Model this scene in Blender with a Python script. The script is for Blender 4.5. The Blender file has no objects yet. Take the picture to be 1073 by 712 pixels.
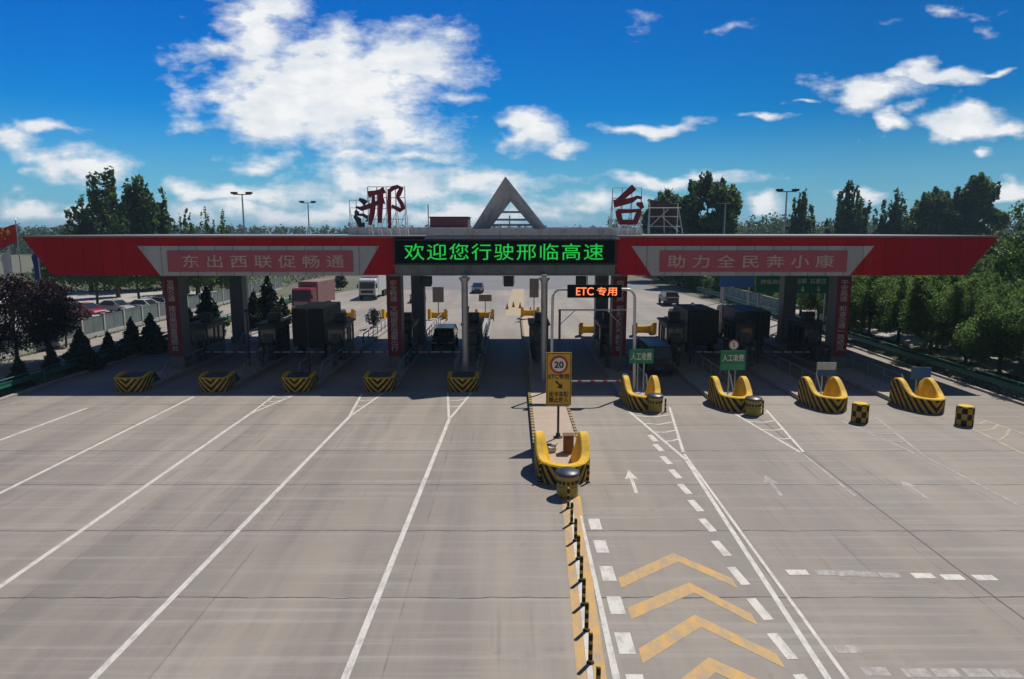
import bpy, math, random
import numpy as np
from mathutils import Vector, Matrix

random.seed(7)
rng = np.random.default_rng(11)
C = bpy.context.scene.collection
R = math.radians
# ------------------------------------------------------------------ camera
TH = R(9.0); CH = 9.5; F = 715.3
ct, st = math.cos(TH), math.sin(TH)
scene = bpy.context.scene
cam_d = bpy.data.cameras.new('camera'); cam = bpy.data.objects.new('camera', cam_d); C.objects.link(cam)
cam_d.sensor_width = 36; cam_d.lens = 24; cam_d.clip_end = 20000; cam_d.clip_start = 0.1
cam.location = (0, 0, CH); cam.rotation_euler = (R(90) - TH, 0, 0)
scene.camera = cam

def ray(x, y):
    u = (x - 536.5) / F; v = (y - 356) / F
    return (u, ct - v * st, -st - v * ct)
def G(x, y, H=0.0):            # ground point (height H) seen at photo position x, y
    d = ray(x, y); t = (H - CH) / d[2]
    return (d[0] * t, d[1] * t)
def P(x, y, Y):                # point in the vertical plane at distance Y
    d = ray(x, y); t = Y / d[1]
    return (d[0] * t, Y, CH + d[2] * t)

# ------------------------------------------------------------------ materials
MATS = {}
def nt_new(name):
    m = bpy.data.materials.new(name); m.use_nodes = True
    nt = m.node_tree; b = nt.nodes['Principled BSDF']
    return m, nt, b
def N(nt, typ, **kw):
    n = nt.nodes.new(typ)
    for k, v in kw.items():
        if k.startswith('i_'): n.inputs[k[2:].replace('_', ' ')].default_value = v
        else: setattr(n, k, v)
    return n
def math_n(nt, op, a, b=None, c=None):
    n = nt.nodes.new('ShaderNodeMath'); n.operation = op
    for i, s in enumerate((a, b, c)):
        if s is None: continue
        if isinstance(s, (int, float)): n.inputs[i].default_value = s
        else: nt.links.new(s, n.inputs[i])
    return n.outputs[0]
def mix_c(nt, fac, a, b, mode='MIX'):
    n = nt.nodes.new('ShaderNodeMix'); n.data_type = 'RGBA'; n.blend_type = mode
    for i, s in ((0, fac), (6, a), (7, b)):
        if isinstance(s, (int, float)): n.inputs[i].default_value = s
        elif isinstance(s, tuple): n.inputs[i].default_value = (*s, 1) if len(s) == 3 else s
        else: nt.links.new(s, n.inputs[i])
    return n.outputs[2]
def noise(nt, vec, scale, detail=4, rough=0.6):
    n = nt.nodes.new('ShaderNodeTexNoise'); n.inputs['Scale'].default_value = scale
    n.inputs['Detail'].default_value = detail; n.inputs['Roughness'].default_value = rough
    if vec is not None: nt.links.new(vec, n.inputs['Vector'])
    return n.outputs[0]
def mapr(nt, s, a, b, c=0.0, d=1.0, smooth=False):
    n = nt.nodes.new('ShaderNodeMapRange'); n.clamp = True
    if smooth: n.interpolation_type = 'SMOOTHSTEP'
    nt.links.new(s, n.inputs[0])
    for i, v in enumerate((a, b, c, d)): n.inputs[i + 1].default_value = v
    return n.outputs[0]
def mapping(nt, vec, sc):
    n = nt.nodes.new('ShaderNodeMapping'); n.inputs['Scale'].default_value = sc
    nt.links.new(vec, n.inputs['Vector']); return n.outputs[0]
def objc(nt): return nt.nodes.new('ShaderNodeTexCoord').outputs['Object']
def geop(nt): return nt.nodes.new('ShaderNodeNewGeometry').outputs['Position']

def M(name, col, rough=0.6, metal=0.0, var=0.25, scale=3.0, bump=0.0, spec=0.5, dirt=None):
    if name in MATS: return MATS[name]
    m, nt, b = nt_new(name)
    v = objc(nt)
    n1 = noise(nt, v, scale); n2 = noise(nt, v, scale * 9, 3)
    f = math_n(nt, 'ADD', math_n(nt, 'MULTIPLY', n1, .65), math_n(nt, 'MULTIPLY', n2, .35))
    f = mapr(nt, f, .3, .7)
    lo = tuple(c * (1 - var) for c in col); hi = tuple(min(1, c * (1 + var * .6)) for c in col)
    c = mix_c(nt, f, lo, hi)
    if dirt:
        d = mapr(nt, noise(nt, mapping(nt, v, (1.3, 1.3, .25)), 2.2, 5, .7), .52, .72, 0, .7)
        c = mix_c(nt, d, c, dirt)
    nt.links.new(c, b.inputs['Base Color'])
    nt.links.new(mapr(nt, n2, .2, .8, max(.02, rough - .1), min(1, rough + .12)), b.inputs['Roughness'])
    b.inputs['Metallic'].default_value = metal
    b.inputs['Specular IOR Level'].default_value = spec
    if bump:
        bp = nt.nodes.new('ShaderNodeBump'); bp.inputs['Strength'].default_value = bump; bp.inputs['Distance'].default_value = .02
        nt.links.new(n2, bp.inputs['Height']); nt.links.new(bp.outputs[0], b.inputs['Normal'])
    MATS[name] = m; return m

def Memit(name, col, strength):
    if name in MATS: return MATS[name]
    m, nt, b = nt_new(name)
    v = objc(nt)
    k = mapr(nt, noise(nt, v, 9, 2), .3, .7, .8, 1.1)
    b.inputs['Base Color'].default_value = (*[c * .3 for c in col], 1)
    b.inputs['Emission Color'].default_value = (*col, 1)
    nt.links.new(math_n(nt, 'MULTIPLY', k, strength), b.inputs['Emission Strength'])
    MATS[name] = m; return m

def Mleaf(name, col, var=.5, trans=.25, hue=0.03):
    if name in MATS: return MATS[name]
    m, nt, b = nt_new(name)
    g = nt.nodes.new('ShaderNodeNewGeometry')
    rnd = g.outputs['Random Per Island']
    big = noise(nt, g.outputs['Position'], .45, 3)
    lo = tuple(c * (1 - var) for c in col)
    hi = (min(1, col[0] * (1 + var * 1.3)), min(1, col[1] * (1 + var)), col[2] * (1 + var * .4))
    f = math_n(nt, 'ADD', math_n(nt, 'MULTIPLY', rnd, .55), math_n(nt, 'MULTIPLY', mapr(nt, big, .3, .7), .45))
    c = mix_c(nt, f, lo, hi)
    nt.links.new(c, b.inputs['Base Color']); b.inputs['Roughness'].default_value = .55
    b.inputs['Specular IOR Level'].default_value = .3
    tr = nt.nodes.new('ShaderNodeBsdfTranslucent'); nt.links.new(mix_c(nt, .5, c, (col[0] * 1.6, col[1] * 1.8, col[2])), tr.inputs[0])
    mx = nt.nodes.new('ShaderNodeMixShader'); mx.inputs[0].default_value = trans
    nt.links.new(b.outputs[0], mx.inputs[1]); nt.links.new(tr.outputs[0], mx.inputs[2])
    nt.links.new(mx.outputs[0], nt.nodes['Material Output'].inputs[0])
    MATS[name] = m; return m

def Mstripe(name, kind, freq, yel=(.66, .40, .02), blk=(.012, .012, .012)):
    """painted black and yellow warning pattern: v chevrons round a nose, diagonal bands, rings or checks"""
    if name in MATS: return MATS[name]
    m, nt, b = nt_new(name)
    v = objc(nt); s = nt.nodes.new('ShaderNodeSeparateXYZ'); nt.links.new(v, s.inputs[0])
    X, Y, Z = s.outputs
    wob = math_n(nt, 'MULTIPLY', math_n(nt, 'SUBTRACT', noise(nt, v, 4, 2), .5), .05)
    if kind == 'chevron':
        a = math_n(nt, 'SUBTRACT', Z, math_n(nt, 'ADD', math_n(nt, 'ABSOLUTE', X), Y))
    elif kind == 'ring': a = Z
    elif kind == 'kerb': a = Y
    elif kind == 'check':
        ang = math_n(nt, 'ARCTAN2', Y, X)
        p = math_n(nt, 'SUBTRACT', math_n(nt, 'GREATER_THAN', math_n(nt, 'SINE', math_n(nt, 'MULTIPLY', ang, 5)), 0), .5)
        q = math_n(nt, 'SUBTRACT', math_n(nt, 'GREATER_THAN', math_n(nt, 'SINE', math_n(nt, 'MULTIPLY', Z, freq)), 0), .5)
        fac = math_n(nt, 'GREATER_THAN', math_n(nt, 'MULTIPLY', p, q), 0)
    if kind != 'check':
        a = math_n(nt, 'ADD', a, wob)
        fac = math_n(nt, 'GREATER_THAN', math_n(nt, 'FRACT', math_n(nt, 'MULTIPLY', a, freq)), .38 if kind == 'ring' else .48)
    grime = mapr(nt, noise(nt, v, 4, 6, .75), .42, .66, 0, .75)
    yv = mix_c(nt, mapr(nt, noise(nt, v, 2.3, 4), .3, .7), tuple(c * .75 for c in yel), yel)
    yv = mix_c(nt, grime, yv, (.13, .11, .08))
    bv = mix_c(nt, grime, blk, (.05, .048, .044))
    nt.links.new(mix_c(nt, fac, yv, bv), b.inputs['Base Color'])
    b.inputs['Roughness'].default_value = .7; b.inputs['Specular IOR Level'].default_value = .25
    MATS[name] = m; return m

YEL = (.76, .46, .02)
yellow = M('yellow_paint', YEL, .62, 0, .3, 3, .6, spec=.25, dirt=(.30, .22, .10))
steel = M('galvanised_steel', (.42, .44, .46), .45, .6, .2, 4, dirt=(.2, .18, .16))
white_metal = M('white_metal', (.62, .64, .65), .4, .1, .12, 3, dirt=(.3, .29, .27))
dark_metal = M('dark_metal', (.035, .037, .04), .5, .4, .3, 5)
conc = M('island_concrete', (.36, .33, .29), .85, 0, .2, 1.5, .3, dirt=(.2, .18, .16))
chev = Mstripe('chevron_paint', 'chevron', 2.0)
chev_l = Mstripe('chevron_paint_fine', 'chevron', 2.35, (.85, .53, .03))
ring = Mstripe('ring_paint', 'ring', 4.2)
check = Mstripe('check_paint', 'check', 10.5)
kerbm = Mstripe('kerb_paint', 'kerb', 2.0, (.5, .37, .1), (.05, .045, .04))
rubber = M('rubber', (.02, .02, .021), .8, 0, .3, 8)
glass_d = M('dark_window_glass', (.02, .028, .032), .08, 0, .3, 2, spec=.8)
redp = M('red_fascia_paint', (.36, .003, .012), .6, 0, .12, .8, spec=.2, dirt=(.25, .006, .012))
grey_pan = M('roof_grey_panel', (.50, .53, .57), .55, .15, .16, 1.2, dirt=(.16, .165, .18))
green_rail = M('green_rail_paint', (.01, .13, .085), .5, .1, .25, 2)
green_sign = M('green_sign_sheet', (.005, .22, .12), .45, 0, .15, 3)
sign_white = M('sign_white', (.75, .77, .75), .5, 0, .06, 4)
letter_red = M('letter_red', (.22, .010, .026), .45, .1, .25, 2)

# ------------------------------------------------------------------ mesh builder
class MB:
    def __init__(s): s.v = []; s.f = []; s.m = []
    def add(s, vs, fs, mi=0):
        o = len(s.v); s.v += [tuple(p) for p in vs]
        s.f += [tuple(i + o for i in f) for f in fs]; s.m += [mi] * len(fs)
    def box(s, c, d, mi=0, bev=0.0, rz=0):
        x, y, z = [q / 2 for q in d]
        if bev:
            b = min(bev, x * .9, y * .9, z * .9)
            vs = []; 
            pts = [(-x + b, -y), (x - b, -y), (x, -y + b), (x, y - b), (x - b, y), (-x + b, y), (-x, y - b), (-x, -y + b)]
            ins = [(-x + b, -y + b * .6), (x - b, -y + b * .6), (x - b * .6, -y + b), (x - b * .6, y - b), (x - b, y - b * .6), (-x + b, y - b * .6), (-x + b * .6, y - b), (-x + b * .6, -y + b)]
            rings = [(ins, -z), (pts, -z + b), (pts, z - b), (ins, z)]
            for r, zz in rings: vs += [(p[0], p[1], zz) for p in r]
            fs = [tuple(range(7, -1, -1)), tuple(range(24, 32))]
            for k in range(3):
                for i in range(8):
                    j = (i + 1) % 8; fs.append((k * 8 + i, k * 8 + j, k * 8 + 8 + j, k * 8 + 8 + i))
        else:
            vs = [(-x, -y, -z), (x, -y, -z), (x, y, -z), (-x, y, -z), (-x, -y, z), (x, -y, z), (x, y, z), (-x, y, z)]
            fs = [(3, 2, 1, 0), (4, 5, 6, 7), (0, 1, 5, 4), (1, 2, 6, 5), (2, 3, 7, 6), (3, 0, 4, 7)]
        cr, sr = math.cos(rz), math.sin(rz)
        s.add([(c[0] + p[0] * cr - p[1] * sr, c[1] + p[0] * sr + p[1] * cr, c[2] + p[2]) for p in vs], fs, mi); return s
    def tube(s, pts, r, n=8, mi=0, r2=None):
        pts = [Vector(p) for p in pts]; L = len(pts); vs = []
        for i, p in enumerate(pts):
            d = (pts[min(i + 1, L - 1)] - pts[max(i - 1, 0)]).normalized()
            a = Vector((0, 0, 1)) if abs(d.z) < .9 else Vector((1, 0, 0))
            e1 = d.cross(a).normalized(); e2 = d.cross(e1)
            rr = r if r2 is None else r + (r2 - r) * i / (L - 1)
            for k in range(n):
                t = 2 * math.pi * k / n
                vs.append(p + e1 * (rr * math.cos(t)) + e2 * (rr * math.sin(t)))
        fs = [tuple(range(n)), tuple(range(L * n - 1, (L - 1) * n - 1, -1))]
        for i in range(L - 1):
            for k in range(n):
                j = (k + 1) % n; fs.append((i * n + k, i * n + n + k, i * n + n + j, i * n + j))
        s.add(vs, fs, mi); return s
    def lathe(s, prof, c=(0, 0, 0), n=20, mi=0, axis='z'):
        vs = []
        for r, z in prof:
            for k in range(n):
                t = 2 * math.pi * k / n
                q = (r * math.cos(t), r * math.sin(t), z)
                if axis == 'x': q = (z, q[0], q[1])
                if axis == 'y': q = (q[0], z, q[1])
                vs.append((c[0] + q[0], c[1] + q[1], c[2] + q[2]))
        L = len(prof); fs = [tuple(range(n)), tuple(range((L - 1) * n, L * n))]
        for i in range(L - 1):
            for k in range(n):
                j = (k + 1) % n; fs.append((i * n + k, i * n + j, i * n + n + j, i * n + n + k))
        s.add(vs, fs, mi); return s
    def prismY(s, poly, y0, y1, mi=0):       # polygon in x,z extruded along Y
        n = len(poly); vs = [(p[0], y0, p[1]) for p in poly] + [(p[0], y1, p[1]) for p in poly]
        fs = [tuple(range(n)), tuple(range(2 * n - 1, n - 1, -1))]
        for i in range(n):
            j = (i + 1) % n; fs.append((i, i + n, j + n, j))
        s.add(vs, fs, mi); return s
    def prismX(s, poly, x0, x1, mi=0):       # polygon in y,z extruded along X
        n = len(poly); vs = [(x0, p[0], p[1]) for p in poly] + [(x1, p[0], p[1]) for p in poly]
        fs = [tuple(range(n - 1, -1, -1)), tuple(range(n, 2 * n))]
        for i in range(n):
            j = (i + 1) % n; fs.append((i, j, j + n, i + n))
        s.add(vs, fs, mi); return s
    def sheet(s, poly, z, mi=0):
        s.nz = getattr(s, 'nz', 0) + 1; z += .00022 * (s.nz % 9)
        s.add([(p[0], p[1], z) for p in poly], [tuple(range(len(poly)))], mi); return s
    def build(s, name, mats, parent=None, smooth=False, loc=None, recalc=True):
        me = bpy.data.meshes.new(name); me.from_pydata(s.v, [], s.f)
        if not isinstance(mats, (list, tuple)): mats = [mats]
        for m in mats: me.materials.append(m)
        me.polygons.foreach_set('material_index', s.m)
        if recalc:
            import bmesh
            bm = bmesh.new(); bm.from_mesh(me); bmesh.ops.recalc_face_normals(bm, faces=bm.faces); bm.to_mesh(me); bm.free()
        if smooth:
            me.polygons.foreach_set('use_smooth', [True] * len(me.polygons))
            try: me.set_sharp_from_angle(angle=R(38))
            except Exception: pass
        o = bpy.data.objects.new(name, me); C.objects.link(o)
        if parent: o.parent = parent
        if loc: o.location = loc
        return o

def thing(name, label, cat, loc=(0, 0, 0), rz=0, group=None):
    o = bpy.data.objects.new(name, None); C.objects.link(o); o.empty_display_size = .3
    o.location = loc; o.rotation_euler = (0, 0, rz)
    o['label'] = label; o['category'] = cat
    if group: o['group'] = group
    return o
def tag(o, label, cat, group=None):
    o['label'] = label; o['category'] = cat
    if group: o['group'] = group
    return o
def struct(o): o['kind'] = 'structure'; return o
CHILD = {}
def kids(o):
    return [c for c in bpy.data.objects if c.parent == o]
def dup(root, loc, label, rz=None, group=None, scale=None):
    r = root.copy(); C.objects.link(r); r.location = loc
    if rz is not None: r.rotation_euler = (0, 0, rz)
    if scale: r.scale = (scale, scale, scale) if not isinstance(scale, tuple) else scale
    r['label'] = label
    if group: r['group'] = group
    for ch in kids(root):
        c = ch.copy(); C.objects.link(c); c.parent = r
        for g in kids(ch):
            d = g.copy(); C.objects.link(d); d.parent = c
    return r

def text_mesh(name, body, mat, parent, center, h=None, w=None, depth=.01, bold=0.0, spacing=1.0, line=1.0, rz=0):
    """letters standing upright in the XZ plane facing -Y, fitted to width w and height h"""
    cu = bpy.data.curves.new(name, 'FONT'); cu.body = body; cu.size = 1; cu.extrude = .02; cu.offset = bold
    cu.align_x = 'CENTER'; cu.space_character = spacing; cu.space_line = line; cu.resolution_u = 4
    to = bpy.data.objects.new('lettering_curve', cu); C.objects.link(to)
    bpy.context.view_layer.update()
    me = bpy.data.meshes.new_from_object(to.evaluated_get(bpy.context.evaluated_depsgraph_get()))
    bpy.data.objects.remove(to); bpy.data.curves.remove(cu)
    n = len(me.vertices)
    co = np.zeros(n * 3); me.vertices.foreach_get('co', co); co = co.reshape(-1, 3)
    mn, mx = co.min(0), co.max(0); mid = (mn + mx) / 2; sz = mx - mn
    sx = w / sz[0] if w else h / sz[1]; sy = h / sz[1] if h else sx
    out = np.zeros_like(co)
    out[:, 0] = (co[:, 0] - mid[0]) * sx; out[:, 2] = (co[:, 1] - mid[1]) * sy
    out[:, 1] = -(co[:, 2] - mid[2]) / .04 * depth
    me.vertices.foreach_set('co', out.reshape(-1)); me.update(); me.name = name
    me.materials.clear(); me.materials.append(mat)
    o = bpy.data.objects.new(name, me); C.objects.link(o); o.location = center; o.rotation_euler = (0, 0, rz)
    if parent: o.parent = parent
    return o

# ------------------------------------------------------------------ ground
def ground_mat():
    m, nt, b = nt_new('concrete_paving'); p = geop(nt)
    s = nt.nodes.new('ShaderNodeSeparateXYZ'); nt.links.new(p, s.inputs[0]); X, Y, Z = s.outputs
    big = mapr(nt, noise(nt, p, .09, 4), .3, .7)
    tyre = mapr(nt, noise(nt, mapping(nt, p, (.5, .03, 1)), 1.0, 5, .62), .42, .62)
    cross = mapr(nt, noise(nt, mapping(nt, p, (.09, 3.0, 1)), 1.0, 5, .65), .5, .72)
    fine = mapr(nt, noise(nt, p, 22, 4, .7), .3, .7)
    spots = mapr(nt, noise(nt, p, 2.2, 5, .7), .62, .75)
    rt = nt.nodes.new('ShaderNodeMapping'); rt.inputs['Rotation'].default_value = (0, 0, .35); rt.inputs['Scale'].default_value = (5, .16, 1); nt.links.new(p, rt.inputs['Vector'])
    skid = math_n(nt, 'MULTIPLY', mapr(nt, noise(nt, rt.outputs[0], 1.0, 3, .5), .6, .7), mapr(nt, noise(nt, p, .12, 2), .5, .62))
    blot = mapr(nt, noise(nt, p, .55, 6, .7), .56, .7)
    # one tone per slab
    cv = nt.nodes.new('ShaderNodeCombineXYZ')
    nt.links.new(math_n(nt, 'FLOOR', math_n(nt, 'DIVIDE', math_n(nt, 'ADD', X, 2.8), 5.0)), cv.inputs[0])
    yy = math_n(nt, 'DIVIDE', math_n(nt, 'SUBTRACT', Y, 16.65), 4.05)
    nt.links.new(math_n(nt, 'FLOOR', yy), cv.inputs[1])
    wn = nt.nodes.new('ShaderNodeTexWhiteNoise'); nt.links.new(cv.outputs[0], wn.inputs[0])
    base = mix_c(nt, big, (.275, .241, .202), (.37, .327, .28))
    base = mix_c(nt, math_n(nt, 'MULTIPLY', tyre, .55), base, (.16, .147, .132))
    base = mix_c(nt, math_n(nt, 'MULTIPLY', cross, .5), base, (.43, .395, .35))
    base = mix_c(nt, math_n(nt, 'MULTIPLY', fine, .16), base, (.12, .11, .1))
    base = mix_c(nt, math_n(nt, 'MULTIPLY', spots, .4), base, (.14, .13, .12))
    base = mix_c(nt, math_n(nt, 'MULTIPLY', wn.outputs[0], .22), base, (.2, .182, .16))
    base = mix_c(nt, math_n(nt, 'MULTIPLY', skid, .5), base, (.13, .125, .12))
    base = mix_c(nt, math_n(nt, 'MULTIPLY', blot, .35), base, (.17, .16, .15))
    # joints between slabs, a little ragged
    wob = math_n(nt, 'MULTIPLY', math_n(nt, 'SUBTRACT', noise(nt, p, .8, 3), .5), .06)
    dj = math_n(nt, 'MULTIPLY', math_n(nt, 'ABSOLUTE', math_n(nt, 'SUBTRACT', math_n(nt, 'FRACT', math_n(nt, 'ADD', math_n(nt, 'ADD', yy, wob), .5)), .5)), 4.05)
    j = mapr(nt, dj, .012, .035, 1, 0)
    base = mix_c(nt, math_n(nt, 'MULTIPLY', j, mapr(nt, noise(nt, p, 1.1, 3), .25, .55, .35, .9)), base, (.045, .042, .04))
    lj = math_n(nt, 'MULTIPLY', math_n(nt, 'ABSOLUTE', math_n(nt, 'SUBTRACT', math_n(nt, 'FRACT', math_n(nt, 'ADD', math_n(nt, 'DIVIDE', math_n(nt, 'ADD', X, 2.8), 5.0), math_n(nt, 'ADD', .5, math_n(nt, 'MULTIPLY', wob, .2)))), .5)), 5.0)
    base = mix_c(nt, math_n(nt, 'MULTIPLY', mapr(nt, lj, .01, .03, .45, 0), mapr(nt, noise(nt, p, .7, 3), .4, .6)), base, (.07, .065, .06))
    crk = math_n(nt, 'ABSOLUTE', math_n(nt, 'SUBTRACT', X, math_n(nt, 'ADD', 12.7, math_n(nt, 'MULTIPLY', wob, 1.5))))
    cj = math_n(nt, 'MULTIPLY', mapr(nt, crk, .015, .045, .75, 0), math_n(nt, 'LESS_THAN', Y, 34))
    base = mix_c(nt, cj, base, (.05, .046, .044))
    nt.links.new(base, b.inputs['Base Color'])
    nt.links.new(mapr(nt, tyre, 0, 1, .85, .68), b.inputs['Roughness']); b.inputs['Specular IOR Level'].default_value = .3
    bp = nt.nodes.new('ShaderNodeBump'); bp.inputs['Strength'].default_value = .25; bp.inputs['Distance'].default_value = .01
    nt.links.new(fine, bp.inputs['Height']); nt.links.new(bp.outputs[0], b.inputs['Normal'])
    return m
def worn_paint(name, col, under=(.25, .23, .21), wear=(.42, .62), k=.85, sc=3.0):
    m, nt, b = nt_new(name); p = geop(nt)
    n = noise(nt, mapping(nt, p, (1, .5, 1)), sc, 7, .75)
    w = math_n(nt, 'MULTIPLY', mapr(nt, n, wear[0], wear[1]), k)
    c = mix_c(nt, w, col, under); c = mix_c(nt, mapr(nt, noise(nt, p, 30, 2), .4, .7, 0, .25), c, under)
    nt.links.new(c, b.inputs['Base Color']); b.inputs['Roughness'].default_value = .7
    return m
ground_c = M('dry_grass_soil', (.12, .12, .07), .95, 0, .35, .08, .3, dirt=(.17, .15, .11))
struct(MB().sheet([(-3000, -200), (3000, -200), (3000, 6000), (-3000, 6000)], -.03).build('ground', ground_c))
plaza = [(-28.9, -30), (28.2, -30), (28.2, 80), (25.8, 108), (24.0, 112), (-26, 112), (-28.9, 100)]
struct(MB().sheet(plaza, 0).build('plaza_pavement', ground_mat()))
asph = M('pale_asphalt', (.17, .168, .17), .85, 0, .14, .15, .2)
struct(MB().sheet([(-26, 111), (25, 111), (22, 150), (17, 220), (15, 2500), (-15, 2500), (-16, 220), (-24, 150)], -.008).build('highway_road', asph))
lot = M('pale_lot_paving', (.38, .36, .33), .9, 0, .15, .3, .2)
struct(MB().sheet([(-110, 62), (-39.5, 62), (-39.5, 110), (-110, 110)], -.012).build('parking_lot', lot))
path = M('verge_path', (.30, .27, .23), .9, 0, .25, .5, .2, dirt=(.12, .12, .07))
struct(MB().sheet([(-37.6, 20), (-31.8, 20), (-31.8, 100), (-37.6, 100)], -.014).build('verge_path', path))
struct(MB().sheet([(29.3, 20), (31.0, 20), (31.0, 100), (29.3, 100)], -.014).build('verge_path', path))
k = MB()
k.box((-29.05, 35, .02), (.3, 150, .22)); k.box((28.35, 25, .02), (.3, 110, .22))
struct(k.build('plaza_kerb', conc))
struct(MB().sheet([G(x, y) for x, y in ((529, 331), (549, 331), (549, 303), (537, 303))], .004).build('worn_yellow_marking', worn_paint('worn_tan_paint', (.45, .34, .13), wear=(.35, .7))))

# painted markings, laid out on the ground in metres
wm = MB(); Z1 = .004
def line(m, a, b, w, z=None, dash=None):
    z = Z1 if z is None else z
    a = Vector(a); b = Vector(b); d = (b - a); L = d.length; d.normalize(); n = Vector((-d.y, d.x)) * w / 2
    segs = [(0, L)] if not dash else [(q, min(q + dash[0], L)) for q in np.arange(0, L, dash[0] + dash[1])]
    for s0, s1 in segs:
        p, q = a + d * s0, a + d * s1
        m.sheet([p - n, p + n, q + n, q - n], z)
def gline(m, p, q, w, z=None, ext=0, **k):
    z = Z1 if z is None else z
    a, b = Vector(G(*p)), Vector(G(*q))
    if ext: b = b + (b - a).normalized() * ext
    line(m, a, b, w, z, **k)
# left approach lanes with split heads
for apex, al, ar, end in (((470.5, 440), (469, 412), (495.6, 410), (361, 712)), ((366, 437), (379, 413), (402, 412), (97, 712)), ((262, 434), (287, 415), (309, 414), (0, 615))):
    gline(wm, apex, end, .17, ext=9)
    gline(wm, apex, al, .13); gline(wm, apex, ar, .13)
    A, Lf, Rt = [Vector(G(*q)) for q in (apex, al, ar)]
    for f in (.45, .7, .95):
        l, r_ = A.lerp(Lf, f), A.lerp(Rt, f); c = (l + r_) / 2 + Vector((0, -.5 * f))
        line(wm, l.lerp(c, .06), c, .1, Z1 + .004); line(wm, c, r_.lerp(c, .06), .1, Z1 + .004)
fm = MB()
Z1 = .004
gline(wm, (203, 416), (0, 517), .17, ext=6); gline(wm, (91, 428), (0, 461.5), .17, ext=4); gline(fm, (40, 417), (0, 426), .15, ext=4)
# right side: long double line
gline(wm, (654, 427), (719, 482), .14); gline(wm, (719.5, 483), (868, 712), .15, ext=5)
gline(wm, (701.5, 427), (716, 474), .13); gline(wm, (717, 476), (888, 712), .10, ext=5)
for f0, f1 in ((.12, .5), (.3, .62), (.5, .8)):
    pass
def gore(m, apexL, endL, apexR, endR, n, w=.13):
    """chevrons between two converging lines"""
    A, B, A2, B2 = [Vector(G(*q)) for q in (apexL, endL, apexR, endR)]
    for i in range(n):
        f = (i + .35) / n * .85
        l, r_ = A.lerp(B, f), A2.lerp(B2, f); c = (l + r_) / 2 + Vector((0, -.45 * (1 - f)))
        line(m, l.lerp(c, .08), c, w, Z1 + .004); line(m, c, r_.lerp(c, .08), w, Z1 + .004)
gore(wm, (660, 433), (712, 478), (703, 432), (716, 474), 4)
gline(wm, (765, 431), (838, 474), .12); gline(wm, (803, 430), (842, 474), .12); gline(fm, (842, 476), (896, 520), .12)
gore(wm, (765, 431), (838, 474), (803, 430), (842, 474), 4, .12)
gline(fm, (868, 435), (958, 475), .12); gline(fm, (917, 437), (966, 476), .12); gline(fm, (966, 477), (1068, 530), .11)
gore(fm, (868, 435), (958, 475), (917, 437), (966, 476), 4, .12)
yw = MB()
gline(yw, (1000, 440), (1073, 476), .12, ext=3); gline(yw, (1030, 440), (1073, 455), .12, ext=3)
gore(yw, (1000, 440), (1073, 476), (1030, 440), (1073, 455), 3, .12)
# slowing-down blocks either side of the automatic lane
for i, (x, y) in enumerate(((290, 160), (302, 180), (318, 206), (337, 235), (357, 267), (380, 302), (405, 343), (434, 392), (470, 450), (515, 520), (562, 598), (622, 690))):
    c = Vector(G(540 + x / 2.013, 380 + y / 2.013)); line(wm, c + Vector((.05, -.5)), c + Vector((-.05, .5)), .26)
for x, y in ((168, 341), (181, 388), (195, 445), (212, 512), (231, 592), (257, 685)):
    c = Vector(G(540 + x / 2.013, 380 + y / 2.013)); line(wm, c + Vector((0, -.42)), c + Vector((0, .42)), .38)
for x, y in ((595, 443), (860, 450), (922, 453), (990, 454)):
    c = Vector(G(540 + x / 2.013, 380 + y / 2.013)); line(wm, c + Vector((-.29, 0)), c + Vector((.29, 0)), .3)
for x, y in ((655, 444), (698, 445), (742, 447), (790, 449), (700, 605), (760, 652), (845, 655), (908, 655), (975, 655), (1035, 656)):
    c = Vector(G(540 + x / 2.013, 380 + y / 2.013)); line(fm, c + Vector((-.28, 0)), c + Vector((.28, 0)), .3)
# straight-ahead arrows
def arrow(m, tip, tail, w=.13):
    a, b = Vector(G(*tip)), Vector(G(*tail)); d = (b - a).normalized(); n = Vector((-d.y, d.x)); hd = min(1.1, (b - a).length * .42)
    m.sheet([a, a + d * hd + n * w * 2, a + d * hd * .9 + n * w * .5, a + d * hd * .9 - n * w * .5, a + d * hd - n * w * 2], Z1)
    line(m, a + d * hd * .9, b, w, Z1)
arrow(wm, (658.5, 493), (667, 517)); arrow(fm, (801, 498), (819, 520)); arrow(fm, (941, 502), (974, 524))
white_p = worn_paint('white_road_paint', (.62, .59, .53), wear=(.46, .68), k=.7, sc=4)
faint_p = worn_paint('faded_road_paint', (.42, .40, .36), wear=(.38, .56), k=.95, sc=4)
struct(wm.build('white_lane_markings', white_p)); struct(fm.build('faded_lane_markings', faint_p))
struct(yw.build('faded_yellow_markings', worn_paint('faded_yellow_paint', (.46, .36, .2), wear=(.4, .62), k=.9)))
Z1 = .0045
cm = MB()
for l, a, r_ in (((220, 465), (338, 411), (463, 466)), ((240, 530), (372, 475), (505, 543)), ((264, 620), (385, 545), (560, 630)), ((300, 730), (415, 638), (630, 735))):
    A, B, D = [Vector(G(540 + q[0] / 2.013, 380 + q[1] / 2.013)) for q in (l, a, r_)]
    h = Vector((0, .27)); cm.sheet([A - h, B - h, D - h, D + h, B + h, A + h], Z1)
cm.sheet([G(595.5, 520), G(588.5, 520), G(605.5, 725), G(617, 725)], Z1)
cm.sheet([G(608, 520), G(600, 520), G(624, 725), G(638, 725)], Z1)
ylw_p = worn_paint('yellow_road_paint', (.60, .34, .06), wear=(.38, .64), k=.75, sc=2.6)
struct(cm.build('yellow_chevron_markings', ylw_p))
Z1 = .007
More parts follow.
